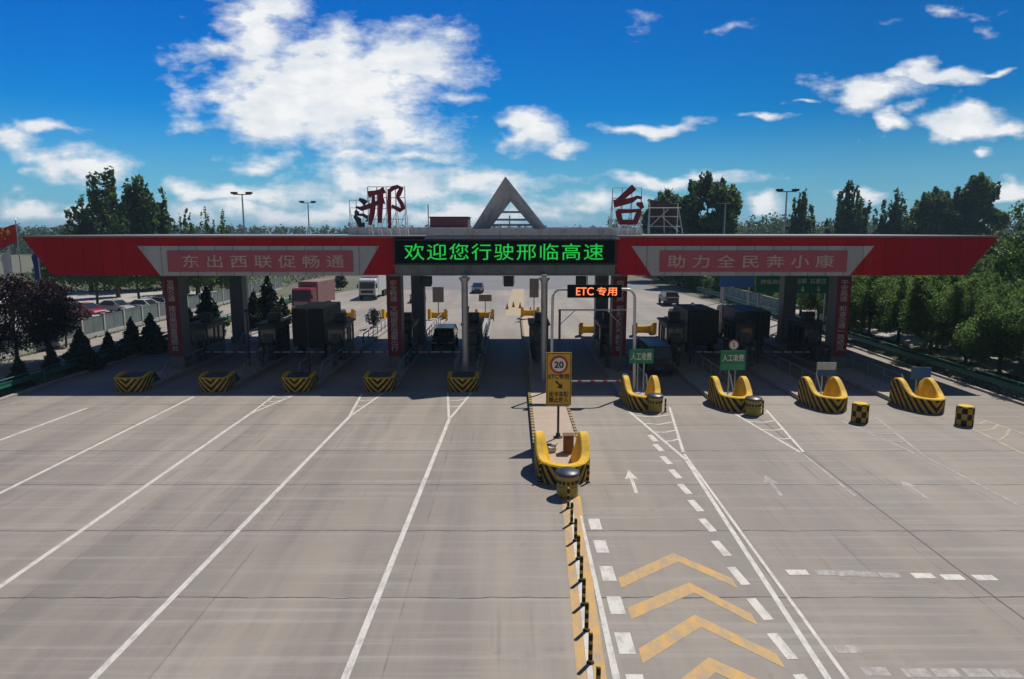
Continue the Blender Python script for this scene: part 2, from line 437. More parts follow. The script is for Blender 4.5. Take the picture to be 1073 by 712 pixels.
m2 = MB(); m2.sheet([G(595.7, 522), G(599.8, 522), G(623.7, 725), G(617.3, 725)], Z1)
m2.sheet([G(607.5, 541), G(610, 541), G(650, 712), G(642, 712)], Z1)
struct(m2.build('white_edge_markings', white_p))

# ------------------------------------------------------------------ toll canopy
FY = 44.0; RY = 64.0
def px(x, Y=FY): return P(x, 243, Y)[0]
canopy = thing('toll_canopy', 'wide red and grey toll plaza canopy with a grey triangular frame on its roof', 'canopy', (0, FY, 0))
def cb(mb, name, mat, smooth=False):
    mb.v = [(x, y - FY, z) for x, y, z in mb.v]
    return mb.build(name, mat, canopy, smooth)
TL, TR, BL, BR = px(22), px(1047), px(50), px(1017)
ZT, ZB = 9.15, 6.72
LX0, LX1 = px(413), px(645)
m = MB()
m.prismY([(TL, ZT), (BL, ZB), (LX0, ZB), (LX0, ZT)], FY, FY + .25)
cb(m, 'fascia', redp)
m = MB(); m.prismY([(LX1, ZT), (LX1, ZB), (BR, ZB), (TR, ZT)], FY, FY + .25); cb(m, 'fascia', redp)
m = MB(); m.prismY([(TL, ZT), (BL, ZB), (BR, ZB), (TR, ZT)], RY - .25, RY); cb(m, 'rear_fascia', redp)
for a, b in ((TL, BL), (TR, BR)):
    s = 1 if a < 0 else -1
    m = MB(); m.add([(a, FY + .25, ZT), (b, FY + .25, ZB), (b, RY - .25, ZB), (a, RY - .25, ZT), (a + .2 * s, FY + .25, ZT), (b + .2 * s, FY + .25, ZB), (b + .2 * s, RY - .25, ZB), (a + .2 * s, RY - .25, ZT)],
                 [(0, 1, 2, 3), (7, 6, 5, 4), (0, 4, 5, 1), (3, 2, 6, 7), (0, 3, 7, 4), (1, 5, 6, 2)])
    cb(m, 'end_fascia', redp)
roof_m = M('roof_membrane', (.24, .24, .24), .7, 0, .15, .3)
m = MB(); m.box(((TL + TR) / 2, (FY + RY) / 2, ZT + .05), (TR - TL + .1, RY - FY + .3, .09)); cb(m, 'roof', roof_m)
m = MB(); m.box(((BL + BR) / 2, (FY + RY) / 2 + .02, ZB + .12), (BR - BL - .5, RY - FY - .6, .1)); cb(m, 'soffit', M('soffit_panel', (.10, .105, .11), .7, 0, .2, 1))
# grey inset panels with seams
def panel_mat():
    m, nt, b = nt_new('fascia_grey_panel'); p = geop(nt); s = nt.nodes.new('ShaderNodeSeparateXYZ'); nt.links.new(p, s.inputs[0])
    X = s.outputs[0]
    d = math_n(nt, 'ABSOLUTE', math_n(nt, 'SUBTRACT', math_n(nt, 'FRACT', math_n(nt, 'DIVIDE', X, 1.15)), .5))
    f = mapr(nt, d, .012, .03, .8, 0)
    c = mix_c(nt, mapr(nt, noise(nt, mapping(nt, p, (1, 1, .3)), 1.3, 5), .3, .7), (.42, .425, .44), (.52, .53, .54))
    wn = nt.nodes.new('ShaderNodeTexWhiteNoise'); wn.noise_dimensions = '1D'
    nt.links.new(math_n(nt, 'FLOOR', math_n(nt, 'ADD', math_n(nt, 'DIVIDE', X, 1.15), .5)), wn.inputs['W'])
    c = mix_c(nt, math_n(nt, 'MULTIPLY', wn.outputs[0], .3), c, (.25, .26, .29))
    c = mix_c(nt, f, c, (.1, .1, .11)); nt.links.new(c, b.inputs['Base Color']); b.inputs['Roughness'].default_value = .5
    return m
pm = panel_mat()
def red_mat():
    m, nt, b = nt_new('red_fascia_sheet'); p = geop(nt); s = nt.nodes.new('ShaderNodeSeparateXYZ'); nt.links.new(p, s.inputs[0]); X = s.outputs[0]
    q = math_n(nt, 'DIVIDE', X, 1.22); d = math_n(nt, 'ABSOLUTE', math_n(nt, 'SUBTRACT', math_n(nt, 'FRACT', q), .5))
    wn = nt.nodes.new('ShaderNodeTexWhiteNoise'); wn.noise_dimensions = '1D'; nt.links.new(math_n(nt, 'FLOOR', math_n(nt, 'ADD', q, .5)), wn.inputs['W'])
    c = mix_c(nt, wn.outputs[0], (.40, .003, .012), (.48, .005, .019))
    st = mapr(nt, noise(nt, mapping(nt, p, (3.5, 1, .22)), 1.0, 6, .7), .5, .75, 0, .55); c = mix_c(nt, st, c, (.2, .008, .012))
    c = mix_c(nt, mapr(nt, d, .008, .022, .7, 0), c, (.07, .004, .006)); nt.links.new(c, b.inputs['Base Color'])
    b.inputs['Roughness'].default_value = .6; b.inputs['Specular IOR Level'].default_value = .2
    bp = nt.nodes.new('ShaderNodeBump'); bp.inputs['Strength'].default_value = .3; bp.inputs['Distance'].default_value = .05
    nt.links.new(noise(nt, p, 1.4, 2), bp.inputs['Height']); nt.links.new(bp.outputs[0], b.inputs['Normal'])
    return m
rm_ = red_mat()
for o_ in kids(canopy):
    if 'fascia' in o_.name and o_.data.materials[0] == redp: o_.data.materials[0] = rm_
def zy(y, Y=FY): return P(0, y, Y)[2]
for poly in (((143, 258), (165, 288), (378, 288), (397, 258)), ((662, 258), (684, 289), (893, 289), (917, 258))):
    m = MB(); m.prismY([(px(x), zy(y) if y < 280 else ZB - .03) for x, y in poly], FY - .06, FY - .002); cb(m, 'inset_panel', pm)
# thin light coping along the top edge
m = MB(); m.box(((TL + TR) / 2, FY - .04, ZT + .04), (TR - TL + .3, .12, .1)); cb(m, 'coping', grey_pan)
# central portion: beam under the message board, parapet and pediment frame
m = MB(); m.box(((LX0 + LX1) / 2, FY + .5, (ZB + 7.4) / 2 + .02), (LX1 - LX0 - .02, 1.2, 7.4 - ZB - .06)); 
for i in range(13):
    x = LX0 + .4 + i * (LX1 - LX0 - .8) / 12; m.box((x, FY - .13, 7.05), (.07, .06, .66))
m.box(((LX0 + LX1) / 2, FY - .14, 6.74), (LX1 - LX0 + .8, .09, .08)); m.box(((LX0 + LX1) / 2, FY - .14, 7.36), (LX1 - LX0 + .2, .09, .06))
cb(m, 'lower_beam', M('lower_beam_paint', (.19, .215, .21), .6, .1, .3, 1.2, dirt=(.1, .12, .11)))
m = MB(); xa, xb = px(365, 51), px(673, 51); zt = P(0, 238.5, 51)[2]
m.box(((xa + xb) / 2, 53, (9.24 + zt) / 2), (xb - xa, 4, zt - 9.24))
for i in range(16):
    m.box((xa + (i + .5) * (xb - xa) / 16, 50.97, (9.24 + zt) / 2), (.06, .05, zt - 9.26))
cb(m, 'rooftop_block', grey_pan)
m = MB(); m.prismY([(px(444), 9.0), (px(650), 9.0), (px(640), zy(240)), (px(452), zy(240))], FY - .12, FY + .5)
for i in range(11):
    m.box((px(455) + i * (px(640) - px(455)) / 10.5, FY - .14, 9.3), (.05, .03, .5))
cb(m, 'parapet', grey_pan)
# pediment: creased triangular frame, outer edge forward, inner opening set back
YP = FY + .9
def q(x, y, Y): p = P(x, y, Y); return p
o_ap, o_l, o_r = q(529.6, 185, YP), q(488, 250, YP), q(581, 250, YP)
i_ap, i_l, i_r = q(535, 211, YP + 1.0), q(513, 240, YP + .7), q(560, 240, YP + .7)
il2, ir2 = q(507, 250, YP + .7), q(567, 250, YP + .7)
bk = 1.9
def back(p): return (p[0], YP + bk, p[2])
V = [o_ap, o_l, il2, i_l, i_ap, i_r, ir2, o_r]
m = MB(); VB = [back(p) for p in V]
fr = [(0, 1, 2, 3, 4), (0, 4, 5, 6, 7), (3, 2, 6, 5)]
fs = [(0, 1, 3), (1, 2, 3), (0, 3, 4), (0, 4, 5), (0, 5, 7), (5, 6, 7), (2, 6, 5, 3)]
fb = [tuple(i + 8 for i in f[::-1]) for f in fs]
sd = [(0, 1, 9, 8), (0, 8, 15, 7), (3, 4, 12, 11), (4, 5, 13, 12), (5, 3, 11, 13), (1, 2, 10, 9), (2, 6, 14, 10), (6, 7, 15, 14)]
m.add(V + VB, fs + fb + sd); cb(m, 'pediment_frame', grey_pan)
for y in (222.5, 230.5, 236.0):
    f = (y - 211) / 29; a = q(535 - 21.5 * f, y, YP + 1.4); b_ = q(535 + 25 * f, y, YP + 1.4)
    m = MB(); m.box(((a[0] + b_[0]) / 2, YP + 1.4, a[2]), (b_[0] - a[0] + .1, .12, .14)); cb(m, 'cross_bar', grey_pan)
a = q(534, 211, YP + 1.5); m = MB(); m.box((a[0], YP + 1.5, 9.85), (.09, .08, 1.4)); cb(m, 'mullion', grey_pan)
# columns
colm = M('column_cladding', (.15, .16, .17), .55, .1, .2, .8, dirt=(.12, .12, .13))
CX = (-23, -8, 7.3, 22.4)
for x in CX:
    m = MB(); m.box((x, 46.65, 3.45), (.98, 1.2, 6.5), bev=.04); m.box((x, 46.65, .55), (1.15, 1.3, .72), bev=.03); cb(m, 'column', colm)
    x = {-23: -22.8, -8: -7.8, 7.3: 7.45, 22.4: 23.0}[x]; m = MB(); m.box((x, 56.8, 3.45), (1.05, 1.1, 6.5), bev=.04); m.box((x, 56.8, .5), (1.25, 1.3, .62), bev=.03); cb(m, 'rear_column', colm)
for x in (px(486, 42), px(571, 42)):
    m = MB(); m.lathe([(.3, .2), (.3, .3), (.21, .34), (.2, 6.4), (.34, 6.62), (.34, 6.7)], (x, 42.2, 0), 14); m.box((x, 43.0, 6.78), (.3, 1.9, .14)); cb(m, 'pole', steel, True)

# rooftop office block, dark red
m = MB(); a = P(450, 228.5, 55); b_ = P(490, 228.5, 55)
t = thing('rooftop_cabin', 'dark red boxy cabin on the canopy roof beside the triangle frame', 'cabin', ((a[0] + b_[0]) / 2, 57, 9.21))
m.box((0, 0, .7), (b_[0] - a[0], 3.5, 1.36), bev=.03); m.build('wall', M('maroon_panel', (.12, .035, .05), .6, 0, .2, 1), t)
m = MB(); m.box((0, 0, 1.42), (b_[0] - a[0] + .15, 3.7, .07)); m.build('roof', dark_metal, t)
m = MB(); m.tube([(-1.62, -1.85, 0), (-1.62, -1.85, 2.4)], .05, 6); m.build('mast', steel, t)

# message board
led = thing('message_board', 'long black LED board with green Chinese greeting across the canopy centre', 'LED board', ((LX0 + LX1) / 2, FY - .2, 7.42))
zz0, zz1 = 7.43, 9.02; W = LX1 - LX0
scr = M('led_screen_black', (.004, .005, .009), .8, 0, .3, 6, spec=.1)
m = MB(); m.box((0, .0, (zz1 - zz0) / 2), (W - .04, .26, zz1 - zz0), bev=.02); m.build('screen', scr, led)
m = MB()
for s_ in (-1, 1): m.box((s_ * (W / 2 - .04), -.15, (zz1 - zz0) / 2), (.08, .05, zz1 - zz0))
m.box((0, -.15, .04), (W - .16, .05, .08)); m.box((0, -.15, zz1 - zz0 - .04), (W - .16, .05, .08)); m.build('frame', dark_metal, led)
a, b_ = px(424), px(632)
text_mesh('lettering', '欢迎您行驶邢临高速', Memit('led_green', (.02, .80, .08), .62), led, ((a + b_) / 2 - (LX0 + LX1) / 2, -.14, .8), h=1.04, w=b_ - a, depth=.02, bold=.0, spacing=1.12)

# slogan boards on the fascia
pink = M('faded_red_board', (.46, .09, .12), .6, 0, .14, .7, dirt=(.36, .13, .17))
slog = M('slogan_letters', (.62, .48, .42), .55, 0, .2, 2)
for (x0, x1, tx0, tx1, txt, lab) in ((174, 369, 190, 360, '东出西联促畅通', 'faded pink slogan board with Chinese lettering on the left wing of the canopy'),
                                    (692, 889, 700, 875, '助力全民奔小康', 'faded pink slogan board with Chinese lettering on the right wing of the canopy')):
    z0, z1 = zy(285), zy(263); xa, xb = px(x0), px(x1)
    t = thing('slogan_board', lab, 'slogan board', ((xa + xb) / 2, FY - .1, z0), group='slogan boards on the canopy wings')
    m = MB(); m.box((0, 0, (z1 - z0) / 2), (xb - xa, .07, z1 - z0), bev=.01); m.build('board', pink, t)
    text_mesh('lettering', txt, slog, t, ((px(tx0) + px(tx1)) / 2 - (xa + xb) / 2, -.05, (z1 - z0) / 2), h=.82, w=px(tx1) - px(tx0), depth=.02, bold=.004, spacing=1.55)

# column banners
ban = M('banner_red', (.17, .012, .022), .7, 0, .2, 1.5, dirt=(.1, .012, .018))
banl = M('banner_letters', (.52, .43, .43), .6, 0, .15, 2)
vt = ['发展交通', '建设美丽富强邢台'], ['安全畅通', '文明服务温馨出行'], ['依法收费', '服务人民奉献社会'], ['平安高速', '和谐交通一路顺风']
for x, (t1, t2), w_ in zip(CX, vt, ('leftmost column', 'column left of the message board', 'column right of the ETC lane', 'rightmost column')):
    t = thing('column_banner', 'dark red vertical banner with white Chinese lettering on the ' + w_, 'banner', (x - (.0 if x < 0 else 0), 46.0, 1.0), group='vertical banners on the canopy columns')
    m = MB(); m.box((0, 0, 2.75), (.92, .05, 5.4)); m.build('cloth', ban, t)
    text_mesh('lettering', '\n'.join(t1), banl, t, (0, -.04, 4.55), h=1.45, w=.5, depth=.01, bold=.006, line=.95)
    text_mesh('lettering', '\n'.join(t2), banl, t, (0, -.04, 1.98), h=3.1, w=.5, depth=.01, bold=.006, line=.95)

# lane signals under the fascia
for x, lab in ((446, 'dark lane signal box hanging left of the centre lane'), (533, 'dark lane signal box hanging over the open centre lane'), (610, 'dark lane signal box hanging left of the ETC lane banner')):
    X = px(x, 45.2); t = thing('lane_signal', lab, 'lane signal', (X, 45.2, 5.95), group='lane signals hanging under the canopy')
    m = MB(); m.box((0, 0, .28), (.66, .3, .66), bev=.05); m.build('housing', dark_metal, t)
    m = MB(); m.box((0, -.2, .63), (.76, .3, .04)); m.box((-.37, -.2, .35), (.03, .28, .5)); m.box((.37, -.2, .35), (.03, .28, .5)); m.build('visor', dark_metal, t)
    m = MB(); m.tube([(0, 0, .6), (0, 0, .92)], .04, 6); m.build('hanger', steel, t)

# ------------------------------------------------------------------ rooftop letters
def ribbon(mb, pts, y, th):
    pts = [(Vector((p[0], p[1])), p[2]) for p in pts]; n = len(pts); L = []; Rr = []
    for i, (p, w) in enumerate(pts):
        d = (pts[min(i + 1, n - 1)][0] - pts[max(i - 1, 0)][0]).normalized(); nn = Vector((-d.y, d.x)) * w / 2
        L.append(p + nn); Rr.append(p - nn)
    for i in range(n - 1):
        f = [(L[i].x, y, L[i].y), (L[i + 1].x, y, L[i + 1].y), (Rr[i + 1].x, y, Rr[i + 1].y), (Rr[i].x, y, Rr[i].y)]
        b = [(v[0], y + th, v[2]) for v in f]
        mb.add(f + b, [(0, 1, 2, 3), (7, 6, 5, 4), (0, 4, 5, 1), (2, 6, 7, 3), (1, 5, 6, 2), (3, 7, 4, 0)])
def roof_letter(name, lab, strokes, zox, zoy, Y, mat, x0, x1, ytop, nx=4, nz=4, yb=238, z0=9.2, frame_mat=None, depth=1.6, plate=False):
    s = 8.9
    base = (P((x0 + x1) / 2, yb, Y)[0], Y, z0)
    t = thing(name, lab, 'rooftop sign', base, group=None)
    m = MB()
    for k, stq in enumerate(strokes):
        pts = []
        for (x, y, w) in stq:
            p = P(zox + x / s, zoy + y / s, Y); pts.append((p[0] - base[0], p[2] - base[2], 1.22 * w / s * Y / F))
        ribbon(m, pts, -.28 - .012 * k, .1)
    m.build('character', mat, t)
    fm_ = frame_mat or white_metal
    m = MB(); a = P(x0, ytop, Y); b = P(x1, ytop, Y); H = a[2] - base[2]
    for i in range(nx):
        x = a[0] - base[0] + (b[0] - a[0]) * i / (nx - 1); m.tube([(x, 0, 0), (x, 0, H)], .035, 5)
        m.tube([(x, depth, 0), (x, .03, H * .8)], .03, 5)
        m.tube([(x, depth, 0), (x, 0, H * .35)], .025, 5)
    for k in range(nz + 1):
        z = H * (.12 + .88 * k / nz); m.tube([(a[0] - base[0], .06, z), (b[0] - base[0], .06, z)], .028, 5)
    for k in range(nx - 1):
        xa_ = a[0] - base[0] + (b[0] - a[0]) * k / (nx - 1); xb_ = a[0] - base[0] + (b[0] - a[0]) * (k + 1) / (nx - 1)
        m.tube([(xa_, .1, 0), (xb_, .1, H * .5)], .022, 5)
    m.build('scaffold', fm_, t)
    return t, base, H
LY = 49.0
xing = [[(235, 215, 50), (300, 200, 34), (350, 188, 34), (388, 172, 52)], [(350, 190, 45), (350, 330, 36), (345, 480, 30)],
        [(285, 220, 20), (285, 330, 34), (268, 420, 42), (255, 500, 18)], [(165, 340, 18), (250, 325, 38), (330, 290, 30), (388, 275, 44)],
        [(434, 165, 26), (432, 330, 30), (438, 530, 22)],
        [(425, 195, 20), (465, 158, 34), (510, 145, 30), (545, 158, 34), (520, 215, 36), (512, 245, 26), (548, 300, 30), (562, 340, 36), (535, 362, 34), (455, 322, 24)]]
tai = [[(365, 128, 12), (385, 152, 52), (300, 225, 44), (225, 285, 30)], [(200, 303, 58), (290, 288, 44), (370, 268, 40), (420, 240, 24), (462, 250, 22)],
       [(410, 300, 20), (450, 310, 46), (470, 345, 24)], [(228, 362, 24), (250, 420, 44), (268, 485, 36)], [(232, 372, 34), (340, 372, 26), (455, 362, 24)],
       [(440, 368, 40), (418, 420, 42), (395, 485, 36)], [(255, 474, 36), (400, 474, 36)]]
roof_letter('rooftop_character_sign', 'dark red brush style Chinese character on a scaffold, left of the triangle frame', xing, 360, 180, LY, letter_red, 385, 424, 196, nx=5)
roof_letter('rooftop_character_sign', 'dark red brush style Chinese character on a scaffold, right of the triangle frame', tai, 620, 180, LY, letter_red, 642, 672.5, 197, nx=4)
blk = M('sign_back_dark', (.03, .03, .038), .6, .2, .3, 2)
rear_l = [[(150, 258, 22), (185, 275, 36), (215, 300, 44)], [(120, 330, 14), (175, 350, 30), (245, 330, 30)], [(105, 415, 20), (145, 450, 44), (160, 500, 40), (205, 495, 36)],
          [(110, 400, 14), (190, 405, 22), (250, 440, 40), (215, 465, 16)], [(112, 372, 26), (150, 388, 20)]]
roof_letter('rooftop_sign_back', 'back of a dark rear facing character sign at far left of the roof letters', rear_l, 360, 180, 58, blk, 366, 387, 210, nx=4)
# rear-facing sign seen from behind on the right
t = thing('rooftop_sign_back', 'back of a boarded sign on white scaffold beside the right rooftop character', 'rooftop sign', (P(695, 238, 57)[0], 57, 9.2))
m = MB(); w2 = 1.15; H = 2.9
m.prismY([(-w2, .9), (w2, .9), (w2, H - .45), (-w2, H)], .15, .2); 
for i in range(7): m.box((-w2 + .1 + i * .36, .12, 1.8), (.05, .04, 1.7))
m.build('sign_back', M('weathered_board', (.085, .06, .065), .8, 0, .4, 3), t)
m = MB()
for sx in (-1, 1):
    m.tube([(sx * w2 * 1.25, -.9, 0), (sx * w2, .05, H - .5)], .05, 5); m.tube([(sx * w2, .05, 0), (sx * w2, .05, H - .3)], .05, 5)
for z in (.7, 1.5, 2.2): m.tube([(-w2 * 1.15, -.3, z), (w2 * 1.15, -.3, z)], .04, 5)
m.tube([(-w2, -.3, .7), (w2 * .3, -.1, 2.1)], .04, 5); m.tube([(w2, -.5, .3), (-w2 * .2, -.4, 1.5)], .04, 5); m.tube([(0, -.5, 0), (0, 0, 2.2)], .04, 5)
m.build('scaffold', white_metal, t)

# ------------------------------------------------------------------ toll islands
def u_wall(L, w, th, hfun, flare=0.0, nose=.9, n=10, slope=0.0):
    """U-shaped crash bumper: rounded prow, two arms running back (+Y)"""
    path = []
    for i in range(n): path.append((-w / 2, L - (L - nose) * i / n))
    for i in range(n * 2 + 1):
        a = math.pi * i / (2 * n); path.append((-w / 2 * math.cos(a), nose * (1 - math.sin(a))))
    for i in range(1, n + 1): path.append((w / 2, nose + (L - nose) * i / n))
    mb = MB(); vs = []; m_ = len(path)
    for i, p in enumerate(path):
        a = Vector(path[max(i - 1, 0)]); b = Vector(path[min(i + 1, m_ - 1)]); d = (b - a).normalized(); nn = Vector((d.y, -d.x)) * -1
        # nn must point outward
        c = Vector((0, nose + .2)); pv = Vector(p)
        if (pv - c).dot(nn) < 0: nn = -nn
        h = hfun(p[1]); o0 = pv + nn * (th / 2); o1 = pv + nn * (th / 2 + flare); i1 = pv - nn * (th / 2 - flare * .5); i0 = pv - nn * (th / 2 + slope)
        e = .05
        vs += [(o0.x, o0.y, 0), (o1.x, o1.y, h - e), (o1.x - nn.x * e, o1.y - nn.y * e, h), (i1.x + nn.x * e, i1.y + nn.y * e, h), (i1.x, i1.y, h - e), (i0.x, i0.y, 0)]
    K = 6
    so, ot = [], []
    for i in range(m_ - 1):
        for k in range(K - 1):
            f = (i * K + k, i * K + k + 1, (i + 1) * K + k + 1, (i + 1) * K + k)
            (so if k == 0 else ot).append(f)
    ot += [tuple(range(K)), tuple(range((m_ - 1) * K, m_ * K))]
    mb.add(vs, so, 0); o = 0
    mb.f += ot; mb.m += [1] * len(ot)
    return mb
def h_right(y): 
    s = min(1, max(0, (y - .55) / 1.45)); s = s * s * (3 - 2 * s)
    e = max(0, (y - 2.05) / .5)
    return .79 + .70 * s - .30 * min(1, e) ** 2
def h_left(y): return .88 + .12 * min(1, max(0, (y - .3) / .5))
def h_tail(y): return .8 + .5 * min(1, y / 1.2)
bump_R = u_wall(2.6, 1.62, .34, h_right, nose=1.3, slope=.3); bump_L = u_wall(1.3, 1.5, .2, h_left, flare=.1, nose=.35); bump_T = u_wall(1.4, 1.75, .3, h_tail, nose=.4)
bR = bump_R.build('nose_bumper', [chev, yellow], smooth=True); bL = bump_L.build('nose_bumper', [chev_l, yellow], smooth=True)
bT = bump_T.build('tail_bumper', [chev, yellow], smooth=True)
meR, meL, meT = bR.data, bL.data, bT.data
for o in (bR, bL, bT): bpy.data.objects.remove(o)
def inst(me, name, parent, loc, rz=0):
    o = bpy.data.objects.new(name, me); C.objects.link(o); o.parent = parent; o.location = loc; o.rotation_euler = (0, 0, rz); return o
def bx(v): return v
ILX = [-23, -17.95, -12.95, -8, -2.95]; IRX = [2.0, 7.2, 12.15, 17.25, 22.3]
order = ['leftmost', 'second from left', 'third from left', 'fourth from left', 'fifth from left, left of the open centre lane']
islands = []
pinkc = M('island_paving', (.42, .33, .25), .85, 0, .15, 1.5, .2, dirt=(.3, .25, .2))
def island(X, y0, y1, lab, me, w=1.85):
    t = thing('toll_island', lab, 'toll island', (X, y0, 0), group='toll islands between the lanes')
    if X == 2.0: w = 2.15
    L = y1 - y0; m = MB(); m.box((0, L / 2 + .25, .105), (w - .34, L - 1.3, .21)); m.build('base', pinkc if X == 2.0 else conc, t)
    m = MB()
    for s in (-1, 1): m.box((s * (w / 2 - .08), L / 2 + .3, .12), (.16, L - 1.6, .24), bev=.02)
    m.build('kerb', kerbm if X == 2.0 else conc, t)
    if me is meL:
        m = MB(); m.prismX([(.25, .2), (.25, .84), (1.9, .84), (2.6, .2)], -.68, .68); m.build('nose_shade_fill', M('painted_nose_shade', (.06, .06, .06), .8, 0, .3, 3), t)  # dark fill block; the shade inside the left noses is put into its colour
    nb = inst(me, 'nose_bumper', t, (0, 0, 0)); nb.scale = (1.1 if X == 2.0 else 1, 1, 1); inst(meT, 'tail_bumper', t, (0, L, 0), math.pi)
    islands.append(t); return t
for X, o in zip(ILX, order):
    lab = {0: 'leftmost toll island with striped nose, under the leftmost column', 1: 'toll island second from left with striped nose', 2: 'toll island third from left with striped nose',
           3: 'toll island fourth from left with striped nose, at the column left of the message board', 4: 'toll island with front steel pole left of the open centre lane'}[ILX.index(X)]
    island(X, 39.9, 74, lab, meL)
labs = ['long central toll island with pinkish paving reaching far toward the viewer', 'toll island with yellow horned nose right of the ETC lane', 'toll island with yellow horned nose and green sign topped by a round sign',
        'toll island with yellow horned nose and pale blue board', 'rightmost toll island with yellow horned nose and blue board']
for X, y0, y1, l in zip(IRX, (24.7, 35.6, 35.4, 35.3, 35.0), (76, 63, 63, 63, 63), labs): island(X, y0, y1, l, meR)

# booths
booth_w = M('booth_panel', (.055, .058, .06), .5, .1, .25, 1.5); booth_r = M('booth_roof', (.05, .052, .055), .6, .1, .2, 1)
def booth(X, Y, lab, first=[None]):
    if first[0]: return dup(first[0], (X, Y, .2), lab)
    t = thing('toll_booth', lab, 'toll booth', (X, Y, .2), group='toll booths on the islands'); first[0] = t
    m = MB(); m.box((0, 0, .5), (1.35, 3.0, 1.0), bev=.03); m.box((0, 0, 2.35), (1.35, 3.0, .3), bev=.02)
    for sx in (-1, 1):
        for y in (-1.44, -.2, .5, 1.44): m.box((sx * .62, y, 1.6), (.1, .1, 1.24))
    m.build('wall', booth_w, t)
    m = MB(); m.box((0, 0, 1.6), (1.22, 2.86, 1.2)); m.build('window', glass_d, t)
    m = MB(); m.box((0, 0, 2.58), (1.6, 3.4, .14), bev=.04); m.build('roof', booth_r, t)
    m = MB(); m.box((.1, -.2, 2.98), (.8, .7, .62), bev=.05); m.lathe([(.26, -.02), (.26, .02)], (.1, -.57, 2.98), 14, axis='y'); m.build('air_conditioner', booth_r, t)
    m = MB(); m.box((0, -1.515, 1.0), (.7, .04, 1.7)); m.build('door', M('booth_door', (.10, .105, .11), .5, .1, .2, 2), t)
    return t
bl = ['on the leftmost island', 'on the island second from left', 'on the island third from left', 'on the island fourth from left', 'left of the open centre lane',
      'on the central island', 'right of the ETC lane', 'on the island with the round sign', 'on the island with the pale blue board', 'on the rightmost island']
for X, l in zip(ILX + IRX, bl): booth(X, 51.0 + (X > 5) * .5, 'dark glazed toll booth with rooftop air conditioner ' + l)
# handrails on the islands
rail_m = M('railing_paint', (.22, .24, .25), .5, .2, .2, 3)
def railing(X, y0, y1, lab, side=1):
    t = thing('island_railing', lab, 'railing', (X, y0, .2), group='grey pipe railings on the islands')
    L = y1 - y0; m = MB()
    m.tube([(0, 0, .1), (0, .7, .95), (0, L, .95)], .05, 6); m.tube([(0, .4, .55), (0, L, .55)], .03, 6); m.build('rail', rail_m, t)
    k = 0
    while .7 + k * 1.9 <= L:
        m = MB(); m.tube([(0, .7 + k * 1.9, 0), (0, .7 + k * 1.9, .93)], .035, 6); m.build('post', rail_m, t); k += 1
names10 = ['leftmost', 'second from left', 'third from left', 'fourth from left', 'fifth from left', 'central', 'first right of the ETC lane', 'second right of the ETC lane', 'third right of the ETC lane', 'rightmost']
for X, l in zip(ILX + IRX, names10):
    y0 = 42.5 if X < 0 else 38.8
    if X == 2.0: y0 = 43
    railing(X + .72, y0, 48.5, 'grey pipe railing on the right edge of the %s island' % l)
    if X in (ILX[2], ILX[4], IRX[0]): railing(X - .72, y0, 48.5, 'grey pipe railing on the left edge of the %s island' % l)
    if X < 8: railing(X + .72, 55, 70 if X < 5 else 61, 'long railing behind the booth of the %s island' % l)

# boom barriers
red_p = M('reflective_red', (.5, .02, .02), .5, 0, .1, 3)
def boom(X, Y, L, s, lab, z=1.0):
    t = thing('boom_barrier', lab, 'boom barrier', (X, Y, .2), group='boom barriers across the lanes')
    m = MB(); m.box((0, 0, .5), (.32, .34, 1.0), bev=.03); m.build('cabinet', booth_w, t)
    m = MB(); m.box((s * L / 2, -.2, .62), (L, .05, .09)); m.build('arm', white_metal, t)
    m = MB()
    for k in range(4): m.box((s * (L * (k + .6) / 4.3), -.2, .62), (.25, .056, .096))
    m.build('reflector', red_p, t)
boom(ILX[4] + .55, 49.2, .1 + 3.2, 1, 'raised cabinet boom closing the open centre lane') if False else None
boom(ILX[3] + .6, 49.2, 3.7, 1, 'white boom across the lane left of the centre pole')
boom(ILX[2] + .6, 49.2, 3.7, 1, 'white boom across the lane left of the second banner column')
boom(ILX[1] + .6, 49.2, 3.7, 1, 'white boom across the lane with the dark truck')
boom(ILX[0] + .6, 49.2, 3.7, 1, 'white boom across the leftmost lane')
boom(IRX[1] - .55, 39.4, 3.2, -1, 'white boom across the ETC lane behind the yellow sign')
boom(IRX[2] - .6, 49.2, 3.3, -1, 'white boom across the lane with the silver van')
boom(IRX[3] - .6, 49.2, 3.3, -1, 'white boom across the lane left of the pale blue board')
boom(IRX[4] - .6, 49.2, 3.3, -1, 'white boom across the rightmost lane')

# slender poles with cameras on the islands
cam_spots = [(-18.3, 46.8, 4.2), (-13.3, 44, 4.6), (-9.1, 50, 4.4), (-3.6, 56, 3.4), (12.6, 47.5, 4.6), (17.6, 48.0, 4.4), (22.9, 49.0, 4.3), (7.9, 58, 3.6)]
cl = ['on the island second from left', 'on the island third from left', 'beside the column left of the message board', 'behind the booth left of the centre lane', 'on the green sign island', 'on the pale blue board island', 'on the rightmost island', 'behind the column right of the ETC lane']
for (x, y, h), l in zip(cam_spots, cl):
    t = thing('camera_pole', 'slender dark camera pole ' + l, 'camera pole', (x, y, .2), group='camera poles on the islands')
    m = MB(); m.tube([(0, 0, 0), (0, 0, h - .2)], .06, 8, r2=.045); m.build('pole', dark_metal, t)
    m = MB(); m.box((0, -.1, h - .3), (.16, .42, .15), bev=.02); m.build('camera', white_metal if x > 0 else dark_metal, t)

